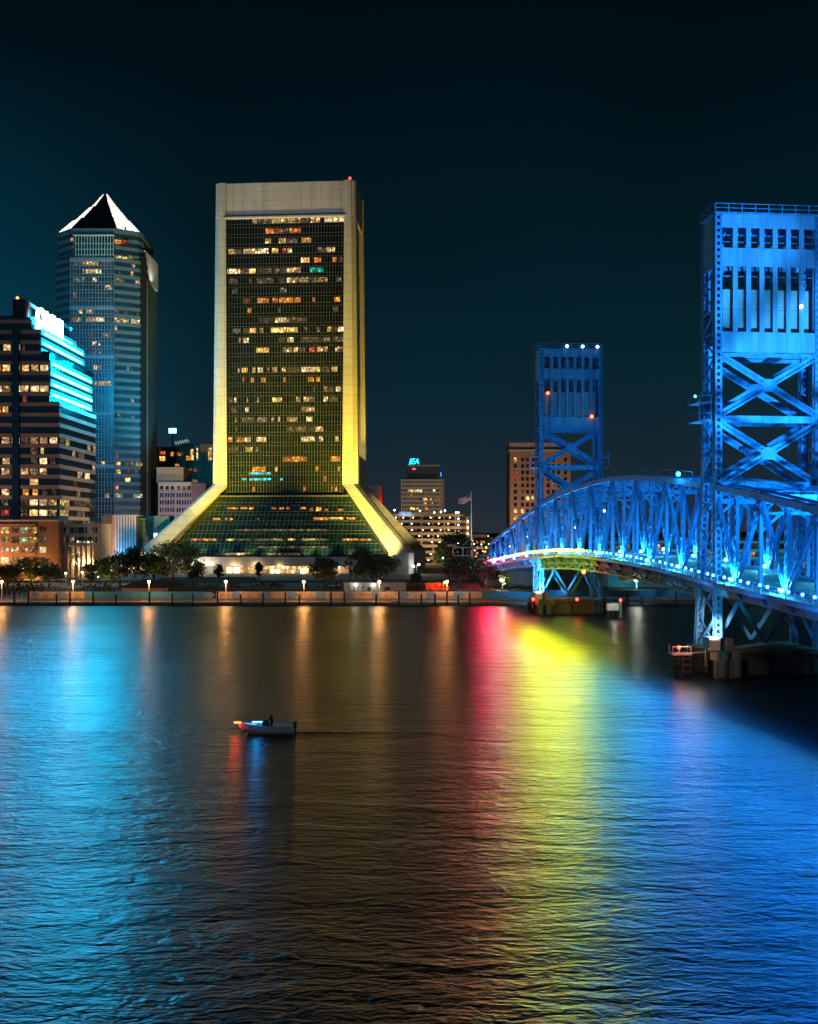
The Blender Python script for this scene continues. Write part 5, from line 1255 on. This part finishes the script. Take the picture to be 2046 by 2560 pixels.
mb = MB()
for x0, x1, k in ban:
    if k != 'c': continue
    x = fx_(x0) + 1
    while x < fx_(x1) - 2:
        for z_ in (.35, .62, .95, 1.25):
            if R.random() < .65: l_ = R.uniform(.5, 2.0); mb.box(x, x + l_, -.115, -.095, zb0 + z_, zb0 + z_ + R.choice((.08, .13)))
        x += R.uniform(2.2, 3.4)
tag(mb.build('printed_line', M['print'], BF), kind='stuff')
mb = MB()
for i in range(9): x = lerp(fx_(1086), fx_(1131), i / 8.5); mb.box(x, x + R.uniform(.25, .45), -.2, -.17, zb0 + .25, zb0 + R.uniform(.55, .9))
tag(mb.build('red_lettering', M['redprint'], BF), kind='stuff')
# plain metal fence under and beyond the bridge
RF = empty('metal_fence', (0, 318.6, .75), 0, 'dark railing fence with teal panels under and right of the bridge', 'fence')
mb = MB()
for z_ in (.2, 1.1, 2.0, 2.9): mb.box(fx_(1342), fx_(2200), -.04, .04, z_, z_ + .07)
for i in range(120): x = lerp(fx_(1342), fx_(2200), i / 119); mb.box(x - .05, x + .05, -.06, .06, 0, 3.2)
mb.build('railing', M['grey'], RF)
MB().box(fx_(1360), fx_(1755), .1, .16, 1.0, 2.9).build('panel', M['blue_fabric'], RF)
# low promenade wall and edge railing
PW = empty('edge_railing', (0, QY + 2.0, .75), 0, 'thin metal railing running along the lit promenade edge', 'railing')
mb = MB()
for z_ in (.5, 1.0): mb.box(Xp(-60, 309), Xp(1330, 309), -.03, .03, z_, z_ + .05)
for i in range(140): x = lerp(Xp(-60, 309), Xp(1330, 309), i / 139); mb.box(x - .03, x + .03, -.03, .03, 0, 1.05)
mb.build('rail', M['dark'], PW)

LAMPS = [(5, 'first promenade lamp, cut by the left picture edge'), (183, 'promenade lamp in front of the columned cream building'), (373, 'promenade lamp left of the big tree before the flared tower'), (565, 'promenade lamp below the brightest lobby window'),
         (760, 'promenade lamp between the lobby and the round dark tree'), (949, 'promenade lamp by the right end of the site cabin'), (1118, 'promenade lamp beside the orange beacon truck')]
lp = None
for px, lab in LAMPS:
    x = Xp(px, 314.5)
    if lp is None:
        lp = empty('promenade_lamp', (x, 314.5, .75))
        MB().tube([(0, 0, 0), (0, 0, .5), (0, 0, 5.2)], [.16, .09, .07], 8).build('pole', M['white'], lp)
        MB().ball((0, 0, 5.65), .40, 10).build('globe', glow('promenade_globe', (1, .62, .30), 17), lp)
        MB().tube([(0, 0, 5.2), (0, 0, 5.32)], [.12, .2], 8).build('collar', M['grey'], lp); cur = lp
    else:
        cur = lp.copy(); col.objects.link(cur); cur.location = (x, 314.5, .75)
        for ch in list(lp.children):
            c_ = ch.copy(); col.objects.link(c_); c_.parent = cur
    tag(cur, lab, 'street lamp', 'lamps along the promenade')
    point('promenade_light', (x, 313.6, 6.2), (1, .42, .12), 1900, .55)
PILES = [36, 71, 141, 175, 233, 290, 374, 431, 483, 544, 602, 658, 714, 749, 828, 861, 941, 998, 1054, 1088, 1118, 1146, 1175, 1569, 1605, 1690]
pm = None
for i, px in enumerate(PILES):
    hh = 3.55 + .5 * math.sin(i * 2.3)
    if pm is None:
        mb = MB(); mb.tube([(0, 0, -2.5), (0, 0, 1)], .26, 8); pm = mb
        me = bpy.data.meshes.new('mooring_pile'); b_ = MB(); b_.tube([(0, 0, -2.5), (0, 0, 3.4), (0, 0, 3.75)], [.27, .25, .08], 8); me.from_pydata(b_.v, [], b_.f); me.materials.append(M['timber'])
    o = bpy.data.objects.new('mooring_pile', me); col.objects.link(o); o.location = (Xp(px, 306), 306.1, 0); o.scale = (1, 1, hh / 3.55)
    tag(o, 'tall dark timber mooring pile standing in the water against the sea wall', 'mooring pile', 'mooring piles along the sea wall')

# ================================================================== TREES
def tree(px, Y, pyb, h, r, mat, label, seed, n=1500, wid=1.0, leaf=.42, trunk=None, gap=.0, group=None):
    rr_ = random.Random(seed); x = Xp(px, Y); z = gz(Y)
    t = empty('tree', (x, Y, z), 0, label, 'tree', group)
    th = trunk if trunk is not None else h * .24
    mb = MB(); mb.tube([(0, 0, -.3), (.1, 0, th * .6), (0, .1, th)], [.035 * h + .08, .025 * h + .05, .018 * h + .04], 8)
    cl = []
    nb = 9
    for i in range(nb):
        an = i * 2.4 + rr_.random(); e = rr_.uniform(.35, 1.0); ln = r * rr_.uniform(.55, .95)
        tip = (math.cos(an) * ln * wid * math.cos(e * .9), math.sin(an) * ln * math.cos(e * .9), th + (h - th) * (.25 + .55 * e))
        mid = (tip[0] * .45, tip[1] * .45, lerp(th, tip[2], .6)); mb.tube([(0, 0, th * .9), mid, tip], [.014 * h + .03, .009 * h + .02, .02], 5); cl.append(tip)
    mb.build('trunk', M['bark'], t)
    for i in range(22):
        an = rr_.random() * 6.28; q = rr_.random() ** .5 * r * .82; zf_ = rr_.uniform(.12, .95); fall = math.sin(math.pi * (.18 + .75 * zf_)) 
        cl.append((math.cos(an) * q * wid * fall, math.sin(an) * q * fall, th + (h - th) * zf_))
    mb = MB()
    for i in range(n):
        c = rr_.choice(cl); cr_ = r * .34
        d = Vector((rr_.gauss(0, 1), rr_.gauss(0, 1), rr_.gauss(0, .62))).normalized() * (cr_ * rr_.random() ** .45)
        p = Vector(c) + d
        if p.z > h * 1.04 or p.z < th * .55: continue
        a = Vector((rr_.gauss(0, 1), rr_.gauss(0, 1), rr_.gauss(0, .7))).normalized(); b__ = a.cross(Vector((rr_.gauss(0, 1), rr_.gauss(0, 1), rr_.gauss(0, 1)))).normalized()
        l_ = leaf * rr_.uniform(.6, 1.25); mb.face([p - a * l_, p + b__ * l_ * .45, p + a * l_, p - b__ * l_ * .45])
    mb.build('crown', mat, t); return t
def gz(Y):
    for (y0, z0), (y1, z1) in zip(prof, prof[1:]):
        if Y <= y1: return lerp(z0, z1, max(0, (Y - y0) / (y1 - y0)))
    return 6
def palm(px, Y, h, label, seed):
    rr_ = random.Random(seed); t = empty('palm_tree', (Xp(px, Y), Y, gz(Y)), 0, label, 'palm tree')
    MB().tube([(0, 0, -.3), (.15, 0, h * .5), (.1, .1, h)], [.26, .2, .17], 8).build('trunk', M['bark'], t)
    mb = MB()
    for i in range(24):
        an = i * 2.4; el = rr_.uniform(-.5, 1.1); L = rr_.uniform(2.0, 2.7); pr_ = None
        for k in range(7):
            s_ = k / 6; rr2 = L * s_; z_ = h + math.sin(el) * rr2 * .9 - 1.1 * s_ * s_ * L * .6
            p = Vector((.1 + math.cos(an) * rr2 * math.cos(el * .6), .1 + math.sin(an) * rr2 * math.cos(el * .6), z_))
            if pr_ is not None:
                side = Vector((-math.sin(an), math.cos(an), 0)) * (.38 * math.sin(math.pi * min(.95, s_ + .08)))
                mb.face([pr_, p + side + Vector((0, 0, -.15)), p]); mb.face([pr_, p, p - side + Vector((0, 0, -.15))])
            pr_ = p
    mb.build('crown', M['leaf'], t)
LY, LG, LD = M['leaf_yellow'], M['leaf'], M['leaf_dark']
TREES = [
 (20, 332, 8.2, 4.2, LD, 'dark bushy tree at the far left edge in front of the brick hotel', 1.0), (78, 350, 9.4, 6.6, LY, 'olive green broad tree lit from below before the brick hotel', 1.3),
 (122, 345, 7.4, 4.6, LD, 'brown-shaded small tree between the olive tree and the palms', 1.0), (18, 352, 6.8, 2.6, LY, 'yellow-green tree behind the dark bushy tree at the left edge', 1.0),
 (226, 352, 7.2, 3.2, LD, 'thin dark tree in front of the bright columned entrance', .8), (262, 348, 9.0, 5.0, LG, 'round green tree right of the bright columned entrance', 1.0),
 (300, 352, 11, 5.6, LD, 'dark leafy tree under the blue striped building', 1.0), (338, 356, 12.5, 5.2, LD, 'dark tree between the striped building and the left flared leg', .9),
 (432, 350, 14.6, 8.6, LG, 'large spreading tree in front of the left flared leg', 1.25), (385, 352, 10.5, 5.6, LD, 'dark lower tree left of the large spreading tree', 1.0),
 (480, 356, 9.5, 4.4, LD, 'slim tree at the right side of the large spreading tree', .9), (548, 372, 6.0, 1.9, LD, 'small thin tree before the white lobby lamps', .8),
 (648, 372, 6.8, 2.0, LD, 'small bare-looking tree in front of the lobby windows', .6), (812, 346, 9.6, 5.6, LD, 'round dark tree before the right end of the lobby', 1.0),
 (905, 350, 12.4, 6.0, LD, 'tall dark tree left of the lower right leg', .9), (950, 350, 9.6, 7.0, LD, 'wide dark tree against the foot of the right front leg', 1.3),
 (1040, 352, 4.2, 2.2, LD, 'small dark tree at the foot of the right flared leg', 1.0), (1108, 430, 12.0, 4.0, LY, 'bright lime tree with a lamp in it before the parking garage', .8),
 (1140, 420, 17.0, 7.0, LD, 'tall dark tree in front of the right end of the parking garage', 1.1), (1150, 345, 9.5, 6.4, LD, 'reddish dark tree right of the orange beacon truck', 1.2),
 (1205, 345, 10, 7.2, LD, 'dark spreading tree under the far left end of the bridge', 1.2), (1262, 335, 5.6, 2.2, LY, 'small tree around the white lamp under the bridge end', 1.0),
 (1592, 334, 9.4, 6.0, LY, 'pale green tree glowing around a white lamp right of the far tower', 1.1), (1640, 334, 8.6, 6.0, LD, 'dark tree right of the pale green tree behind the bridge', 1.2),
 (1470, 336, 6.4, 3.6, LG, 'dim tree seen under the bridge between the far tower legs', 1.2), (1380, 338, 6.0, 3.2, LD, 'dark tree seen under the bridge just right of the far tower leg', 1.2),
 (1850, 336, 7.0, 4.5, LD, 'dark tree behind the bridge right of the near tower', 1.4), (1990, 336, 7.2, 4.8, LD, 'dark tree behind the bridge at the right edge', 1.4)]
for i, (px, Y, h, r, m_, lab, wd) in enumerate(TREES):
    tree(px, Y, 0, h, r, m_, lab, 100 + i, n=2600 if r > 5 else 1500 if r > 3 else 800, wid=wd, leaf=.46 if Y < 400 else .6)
for px, Y, c, p_ in ((20, 332, (1, .6, .15), 500), (78, 350, (1, .72, .12), 1500), (122, 345, (1, .45, .15), 700), (262, 348, (.75, 1, .2), 1100), (300, 352, (1, .6, .3), 700), (338, 356, (1, .6, .3), 700),
                     (400, 348, (1, .85, .2), 1500), (450, 348, (1, .80, .3), 1200), (812, 346, (1, .6, .25), 500), (905, 350, (1, .8, .35), 600), (955, 350, (1, .85, .4), 500), (1108, 430, (.7, 1, .1), 2600), (1150, 345, (1, .15, .08), 900), (1205, 345, (1, .12, .12), 900), (1592, 334, (.8, 1, .5), 1200), (1640, 334, (.6, 1, .6), 500)):
    spot('crown_fill', (Xp(px, Y) + 1.2, Y - 3.4, gz(Y) + .4), (Xp(px, Y), Y, gz(Y) + 7), c, p_, 95, .7, .2)  # added spots brighten the crowns from below
palm(172, 352, 12.5, 'taller palm left of the bright columned entrance', 5); palm(193, 354, 9.8, 'shorter palm just right of the taller palm', 6); palm(876, 352, 10.0, 'thin dark palm before the white wall right of the lobby', 7)
# undergrowth beds
rr_ = random.Random(3); mb = MB()
for i in range(5200):
    px = rr_.uniform(-40, 1330); Y = rr_.uniform(323, 343)
    dens = .5 + .5 * math.sin(px * .031) + .4 * math.sin(px * .013 + 1)
    if rr_.random() > max(.1, dens): continue
    p = Vector((Xp(px, Y), Y, gz(Y) + rr_.random() ** 1.6 * (1.2 + 1.3 * max(0, dens))))
    a = Vector((rr_.gauss(0, 1), rr_.gauss(0, 1), rr_.gauss(0, 1))).normalized() * rr_.uniform(.25, .6); b__ = a.cross(Vector((rr_.gauss(0, 1), rr_.gauss(0, 1), rr_.gauss(0, 1)))).normalized() * .25
    mb.face([p - a, p + b__, p + a, p - b__])
tag(mb.build('shrubs', M['leaf_dark']), 'dense low dark shrubs growing behind the banner fence', 'shrubs', kind='stuff')
# soil mounds of the building site
mb = MB()
def mound(mb, cx_, cy_, rx, ry, h, sd):
    q = random.Random(sd); n, m_ = 22, 8; rings = []
    for j in range(m_):
        t = j / (m_ - 1); rad_ = math.cos(t * math.pi / 2); rings.append([(cx_ + rx * rad_ * math.cos(2 * math.pi * i / n) * (1 + .1 * math.sin(i * 1.7 + j)), cy_ + ry * rad_ * math.sin(2 * math.pi * i / n), 2.0 + h * math.sin(t * math.pi / 2) + .15 * q.random() * h * (1 - t)) for i in range(n)])
    mb.loft(rings)
mound(mb, Xp(385, 330), 331, 10, 5, 4.6, 1); mound(mb, Xp(435, 330), 330, 12, 5, 2.6, 2)
tag(mb.build('soil_heap', M['soil']), 'dark heaped soil behind the blue banners below the flared left leg', 'soil heap')
mb = MB(); mound(mb, Xp(640, 328), 328, 30, 4, 1.6, 3); tag(mb.build('soil_heap', M['soil']), 'long low bank of dark soil in front of the lobby', 'soil heap')

# site cabin, retaining walls, truck, cars, scaffold
SC_ = empty('site_cabin', (Xp(938, 326), 326, 2.2), 0, 'long grey flat-roofed site cabin with two round white lights below the dark trees', 'cabin')
hw = (1012 - 856) / 2 / F * 326
MB().box(-hw, hw, 0, 4, -.2, 3.2).build('wall', M['grey'], SC_); MB().box(-hw - .3, hw + .3, -.5, 4.3, 3.2, 3.45).build('roof', M['grey'], SC_)
mb = MB(); [mb.box(-hw + i * 1.5, -hw + i * 1.5 + .06, -.05, -.01, -.1, 3.1) for i in range(1, 13)]; mb.build('wall_joint', M['dark'], SC_)
MB().box(-2.2, -1.2, -.06, -.01, 0, 2.1).build('door', M['dark'], SC_); MB().box(3, 4.6, -.06, -.01, 1.1, 2.1).build('window', M['glass'], SC_)
for px in (889, 934):
    x = Xp(px, 325) - Xp(938, 326); MB().ball((x, -.4, 2.7), .36, 8).build('wall_lamp', glow('cabin_lamp', (.95, 1, .80), 14), SC_); point('cabin_light', (x + Xp(938, 326), 324.6, 4.9), (.9, 1, .72), 160, .3)
MB().box(Xp(315, 327), Xp(430, 327), 327, 331, 2, 4.0)
o = MB().box(-7, 7, 0, 3, -.3, 1.7).build('retaining_wall', M['promenade']); o.location = (Xp(362, 325), 325, 2.2); tag(o, 'pale low retaining wall behind the second blue banner at left', 'wall')
o = MB().box(-17, 17, 0, 1, -.3, 1.5).box(-17, 17, -.4, 0, 1.2, 1.5).build('retaining_wall', M['octo_side']); o.location = (Xp(520, 380), 380, 3.5); tag(o, 'long low terrace wall below the white lobby lamps', 'wall')
TR = empty('truck', (Xp(1094, 327), 327, 2.3), 0, 'red-lit service truck with an orange roof beacon behind the banner fence', 'truck')
MB().box(-3.6, 1.4, 0, 2.3, .9, 1.3).box(-3.6, 1.2, .1, 2.2, 1.3, 3.2).build('cargo_body', M['orange_paint'], TR)
MB().loft([[(1.5, 0, .9), (3.6, 0, .9), (3.6, 2.2, .9), (1.5, 2.2, .9)], [(1.5, 0, 1.9), (3.5, 0, 1.9), (3.5, 2.2, 1.9), (1.5, 2.2, 1.9)], [(1.5, .1, 2.9), (2.9, .1, 2.9), (2.9, 2.1, 2.9), (1.5, 2.1, 2.9)]]).build('cab', M['orange_paint'], TR)
MB().box(1.9, 2.9, -.03, .02, 1.9, 2.6).build('window', M['glass'], TR)
for x in (-2.6, -1.4, 2.5): MB().tube([(x, -.05, .5), (x, .35, .5)], .5, 14).build('wheel', M['rubber'], TR)
MB().ball((2.2, 1, 3.25), .34, 8).build('beacon', glow('truck_beacon', (1, .22, .02), 20), TR); point('truck_light', (Xp(1094, 327) + 1.6, 325.6, 5.7), (1, .13, .02), 500, .4); point('truck_light', (Xp(1085, 327), 324.4, 4.4), (1, .08, .02), 260, .4)
def car(px, Y, mat, label, rz=0):
    c_ = empty('parked_car', (Xp(px, Y), Y, gz(Y)), rz, label, 'car', 'cars parked behind the banner fence')
    def rg(x, w_, z0, z1): return [(x, -w_, z0), (x, w_, z0), (x, w_, z1), (x, -w_, z1)]
    MB().loft([rg(-2.2, .75, .45, .8), rg(-2.0, .88, .3, .95), rg(-1, .9, .28, 1.0), rg(1, .9, .28, .98), rg(1.9, .86, .3, .85), rg(2.2, .7, .42, .72)]).build('body', mat, c_)
    MB().loft([[(-1.7, -.78, .98), (1.1, -.78, .96), (1.1, .78, .96), (-1.7, .78, .98)], [(-1.2, -.62, 1.45), (.3, -.62, 1.45), (.3, .62, 1.45), (-1.2, .62, 1.45)]]).build('windows', M['glass'], c_)
    MB().box(-1.15, .25, -.6, .6, 1.45, 1.49).build('roof', mat, c_)
    for x in (-1.35, 1.35):
        for y in (-.92, .72): MB().tube([(x, y, .33), (x, y + .2, .33)], .33, 12).build('wheel', M['rubber'], c_)
    for y in (-.6, .6): MB().box(2.12, 2.22, y - .15, y + .15, .6, .72).build('headlight', M['white'], c_)
car(590, 345, M['grey'], 'grey car parked in front of the lit lobby'); car(690, 346, M['dark'], 'dark car parked below the lobby windows'); car(838, 343, M['white'], 'pale car parked left of the site cabin')
SCf = empty('sign_gantry', (Xp(1168, 400), 400, 4), 0, 'open metal frame gantry beside the flagpole in front of the garage', 'gantry')
hw = 5.2
mb = MB()
for z_ in (Zp(1369, 400) - 4, Zp(1389, 400) - 4): mb.beam((-hw, 0, z_), (hw + 1, 0, z_), .2); mb.beam((-hw, 2, z_), (hw + 1, 2, z_), .2)
for x in (-hw, -1.5, 2.2, hw + 1): mb.beam((x, 0, 0 if x in (-1.5, 2.2) else 8), (x, 0, Zp(1369, 400) - 4), .22); mb.beam((x, 2, 8), (x, 2, Zp(1369, 400) - 4), .2)
mb.beam((-1.5, 0, 12), (2.2, 0, 15), .14); mb.build('frame', M['white'], SCf)
MB().box(-.3, .8, .3, .9, 0, 10).build('cabinet', M['dark'], SCf)
# flagpole and flag
fl = empty('flagpole', (Xp(1179, 440), 440, 4.1), 0, 'white flagpole standing right of the parking garage', 'flagpole')
zt0 = Zp(1229, 440) - 4.1
MB().tube([(0, 0, -.2), (0, 0, zt0)], [.32, .12], 10).build('pole', M['white'], fl); MB().ball((0, 0, zt0 + .2), .28, 8).build('finial', M['grey'], fl)
FG = empty('flag', (Xp(1179, 440), 440, Zp(1252, 440)), 0, 'striped flag with a blue corner blowing left from the flagpole', 'flag')
Fw, Fh = 5.3, 3.1
def fp(u, v):   # u 0 hoist..1 fly, v 0 bottom..1 top
    return Vector((-.15 - u * Fw * (.98 - .05 * v), .45 * math.sin(u * 7 + v) * u, -.2 + v * Fh * (1 - .22 * u) - u * 1.55 + .28 * math.sin(u * 8)))
FR = surf('flag_red', (.55, .10, .12), .8, .05); FW = surf('flag_white', (.75, .62, .62), .8, .05); FB = surf('flag_blue', (.03, .16, .30), .8, .05)
mb = MB()
for i in range(13):
    for k in range(12):
        u0, u1, v0, v1 = k / 12, (k + 1) / 12, i / 13, (i + 1) / 13
        mm_ = 2 if (u1 <= .42 and v0 >= 6 / 13 - .01) else (0 if i % 2 == 0 else 1)
        mb.face([fp(u0, v0), fp(u1, v0), fp(u1, v1), fp(u0, v1)], mm_)
mb.build('cloth', [FR, FW, FB], FG)
spot('flag_light', (Xp(1179, 440) - 3, 432, 6), (Xp(1179, 440) - 1.5, 440, 34), (1, .85, .8), 26e3, 45, .6, .3)
# two tall white street lights under / right of the bridge
for px, Y, py, lab in ((1257, 333, 1450, 'white street light under the far left end of the bridge'), (1592, 331, 1450, 'white street light glowing inside the pale tree right of the far tower')):
    z0 = gz(Y); z1 = Zp(py, Y); o = empty('street_lamp', (Xp(px, Y), Y, z0), 0, lab, 'street lamp')
    MB().tube([(0, 0, -.2), (0, 0, z1 - z0 - .3)], [.14, .08], 8).build('pole', M['grey'], o)
    MB().ball((-.35, 0, z1 - z0), .42, 8).build('lamp_head', glow('white_head', (1, 1, .86), 18), o); MB().ball((.35, 0, z1 - z0), .42, 8).build('lamp_head', o.children[-1].data.materials[0], o)
    point('street_light', (Xp(px, Y), Y - 1.2, z1 - .2), (.95, 1, .82), 900, .5)
for i, (px, Y, z_, lab) in enumerate(((165, 350, 7.2, 'street lamp left of the palms at the cream building'), (206, 350, 7.5, 'street lamp below the bright columned entrance'), (239, 352, 7.6, 'street lamp at the right corner of the cream building'), (279, 350, 8.0, 'street lamp at the foot of the blue striped building'),
                            (322, 356, 8.4, 'street lamp among the dark trees left of the flared leg'), (108, 362, 7.0, 'street lamp behind the olive tree before the brick hotel'), (38, 362, 7.4, 'street lamp behind the dark bushy tree at the left edge'), (1108, 424, 10.5, 'street lamp shining through the lime tree before the garage'))):
    z0 = gz(Y); o = empty('street_lamp', (Xp(px, Y), Y, z0), 0, lab, 'street lamp')
    MB().tube([(0, 0, -.2), (0, 0, z_ - z0)], [.12, .07], 8).build('pole', M['grey'], o); MB().ball((0, 0, z_ - z0 + .3), .33, 8).build('lamp_head', glow('warm_head_%d' % i, (1, .80, .50), 14), o)
    point('street_light', (Xp(px, Y), Y - .9, z_ + .2), (1, .58, .26), 500, .4)
point('leg_lamp', (Xp(1047, 425), 424, Zp(1412, 425)), (.9, .95, 1), 900, .4)
ll = empty('flood_lamp', (Xp(1042, 425), 425, gz(425)), 0, 'pair of white flood lamps beside the base of the right flared leg', 'flood lamp')
MB().tube([(0, 0, 0), (0, 0, Zp(1414, 425) - gz(425))], .1, 6).build('pole', M['grey'], ll)
for x in (-1.2, .9): MB().ball((x, 0, Zp(1413 - x * 2, 425) - gz(425)), .42, 8).build('lamp_head', glow('flood_head', (.95, .98, 1), 12), ll)

rr_ = random.Random(21)
def small_lamp(px, py, Y, c, e, lab, grp, lit=0):
    z0 = gz(Y); z1 = Zp(py, Y); o = empty('garden_lamp', (Xp(px, Y), Y, z0), 0, lab, 'lamp', grp)
    MB().tube([(0, 0, -.2), (0, 0, z1 - z0 - .1)], .05, 6).build('pole', M['dark'], o); MB().ball((0, 0, z1 - z0), .2, 6).build('lamp_head', glow('small_lamp_%d_%d' % (px, py), c, e), o)
    if lit: point('garden_light', (Xp(px, Y), Y + .8, z1 + .3), c, lit, .2)
for i, (px, py) in enumerate(((57, 1421), (64, 1420), (100, 1417), (116, 1416), (152, 1428), (187, 1406), (193, 1409), (246, 1442), (298, 1436), (310, 1425), (328, 1415), (334, 1420), (336, 1404), (317, 1438), (342, 1399), (71, 1423))):
    small_lamp(px, py, 356 if px < 240 else 360, rr_.choice(((1, .72, .38), (1, .55, .2), (1, .85, .6))), 10, 'small warm lamp glowing among the trees below the left buildings', 'small lamps among the left trees', 140 if i % 2 else 0)
for i, (px, py, c) in enumerate(((1187, 1376, (1, .8, .5)), (1190, 1391, (1, .45, .1)), (1204, 1361, (.8, 1, .8)), (1208, 1378, (1, .8, .1)), (1214, 1379, (1, .7, .1)), (1222, 1360, (1, .75, .5)), (1224, 1378, (1, .6, .5)), (1216, 1390, (1, .6, .45)), (1221, 1340, (1, .4, .15)), (1186, 1360, (.6, 1, .85)))):
    small_lamp(px, py, 430, c, 9, 'small coloured street lamp beside the far left end of the bridge', 'small coloured lamps by the bridge end', 200 if i % 3 == 0 else 0)
point('bridge_end_glow', (Xp(1212, 376), 370, 11.5), (1, .02, .02), 2600, .5)

# ================================================================== MOTOR BOAT
BY = 112.5; bo = empty('motor_boat', (Xp(668, BY), BY, 0), 0, 'small open motor boat heading left with red bow light and blue console strip', 'boat')
mb = MB(); rings = []
for x, wd_, zk, zs_ in ((-2.95, .05, .62, 1.02), (-2.5, .42, .30, 1.0), (-1.8, .78, .0, .97), (-.8, 1.02, -.16, .93), (.6, 1.08, -.2, .90), (1.9, 1.05, -.2, .88), (2.75, .98, -.18, .88)):
    rings.append([(x, -wd_, zs_), (x, -wd_ * .94, lerp(zk, zs_, .45)), (x, -wd_ * .6, zk + .06), (x, 0, zk - .05), (x, wd_ * .6, zk + .06), (x, wd_ * .94, lerp(zk, zs_, .45)), (x, wd_, zs_), (x, wd_ * .86, zs_ - .02), (x, wd_ * .8, max(zk + .1, .36)), (x, -wd_ * .8, max(zk + .1, .36)), (x, -wd_ * .86, zs_ - .02)])
mb.loft(rings); mb.build('hull', M['white'], bo, smooth=False)
MB().loft([[(-2.93, -.08, .99), (-2.93, .08, .99), (-2.93, .08, 1.05), (-2.93, -.08, 1.05)], [(-1.0, -.98, .93), (-1.0, .98, .93), (-1.0, .98, 1.02), (-1.0, -.98, 1.02)]]).build('foredeck', M['white'], bo)
MB().box(-.5, .25, -.42, .42, .36, 1.25).loft([[(-.55, -.44, 1.25), (.2, -.44, 1.25), (.2, .44, 1.25), (-.55, .44, 1.25)], [(-.2, -.4, 1.42), (.15, -.4, 1.42), (.15, .4, 1.42), (-.2, .4, 1.42)]]).build('console', M['dark'], bo)
MB().loft([[(-.62, -.42, 1.3), (-.58, -.42, 1.3), (-.58, .42, 1.3), (-.62, .42, 1.3)], [(-.32, -.36, 1.68), (-.28, -.36, 1.68), (-.28, .36, 1.68), (-.32, .36, 1.68)]]).build('windshield', M['glass'], bo)
MB().box(.7, 1.15, -.45, .45, .36, .85).build('seat', M['white'], bo)
MB().box(2.78, 3.1, -.2, .2, .45, 1.25).box(2.84, 3.02, -.1, .1, -.5, .45).build('outboard_motor', M['dark'], bo)
mb = MB(); mb.tube([(-2.7, -.3, 1.0), (-2.2, -.62, 1.28), (-1.1, -.95, 1.2), (-.7, -1.0, .95)], .03, 6); mb.build('bow_rail', M['grey'], bo)
MB().box(-3.4, -2.7, -.09, .09, 1.04, 1.18).build('bow_light', glow('boat_red', (1, .06, .02), 16), bo); MB().box(-1.45, -.45, -.5, -.44, 1.24, 1.30).build('console_light', glow('boat_blue', (.1, .55, 1), 16), bo)
point('boat_light', (Xp(668, BY) - 1.0, BY - 1.4, 1.5), (.0, .28, 1), 5, .2); point('boat_light', (Xp(668, BY) - 3.4, BY - .3, 1.3), (1, .05, .02), 60, .15)
point('boat_light', (Xp(668, BY) - 1.2, BY + .15, 1.75), (.0, .30, 1), 110, .3)
mb = MB(); n = 60; x0 = Xp(735, BY); pr = [(-1, 0), (-.6, .05), (-.25, .13), (0, .03), (.3, .12), (.65, .04), (1, 0)]
def wpt(t, k): o_, h_ = pr[k]; wd_ = .25 + .75 * t; return (x0 + 13 * t, BY + .1 + .12 * math.sin(t * 11) + o_ * wd_, .004 + h_ * (1 - t) * (.7 + .3 * math.sin(t * 40 + k)))
for i in range(n):
    for k in range(6): mb.face([wpt(i / n, k), wpt((i + 1) / n, k), wpt((i + 1) / n, k + 1), wpt(i / n, k + 1)])
tag(mb.build('water', bpy.data.materials['river_water']), kind='structure')
# driver, standing behind the console, hands on the wheel
me = bpy.data.meshes.new('person')
jt = [(0, 0, .92), (0, 0, 1.15), (-.04, 0, 1.40), (-.06, 0, 1.50), (-.09, 0, 1.62), (-.10, 0, 1.70),
      (-.04, -.19, 1.40), (-.16, -.25, 1.18), (-.38, -.16, 1.20), (-.04, .19, 1.40), (-.16, .25, 1.18), (-.38, .16, 1.20),
      (0, -.10, .86), (-.10, -.12, .48), (0, -.13, .08), (-.14, -.13, .04), (0, .10, .86), (-.02, .12, .46), (.06, .13, .08), (-.08, .13, .04)]
ed = [(0, 1), (1, 2), (2, 3), (3, 4), (4, 5), (2, 6), (6, 7), (7, 8), (2, 9), (9, 10), (10, 11), (0, 12), (12, 13), (13, 14), (14, 15), (0, 16), (16, 17), (17, 18), (18, 19)]
rs = [.21, .19, .23, .08, .14, .11, .09, .07, .05, .09, .07, .05, .13, .09, .07, .06, .13, .09, .07, .06]
me.from_pydata(jt, ed, []); pe = bpy.data.objects.new('person', me); col.objects.link(pe)
sk = pe.modifiers.new('Skin', 'SKIN'); pe.modifiers.new('Sub', 'SUBSURF').levels = 1
for i, r_ in enumerate(rs): me.skin_vertices[0].data[i].radius = (r_, r_)
me.skin_vertices[0].data[0].use_root = True
dg = bpy.context.evaluated_depsgraph_get(); m2 = bpy.data.meshes.new_from_object(pe.evaluated_get(dg)); bpy.data.objects.remove(pe)
m2.materials.clear(); m2.materials.append(M['cloth']); pe = bpy.data.objects.new('person', m2); col.objects.link(pe); pe.location = (Xp(668, BY) + .5, BY, .36); pe.scale = (1, 1, .98)
tag(pe, 'dark silhouette of the driver standing behind the boat console', 'person')
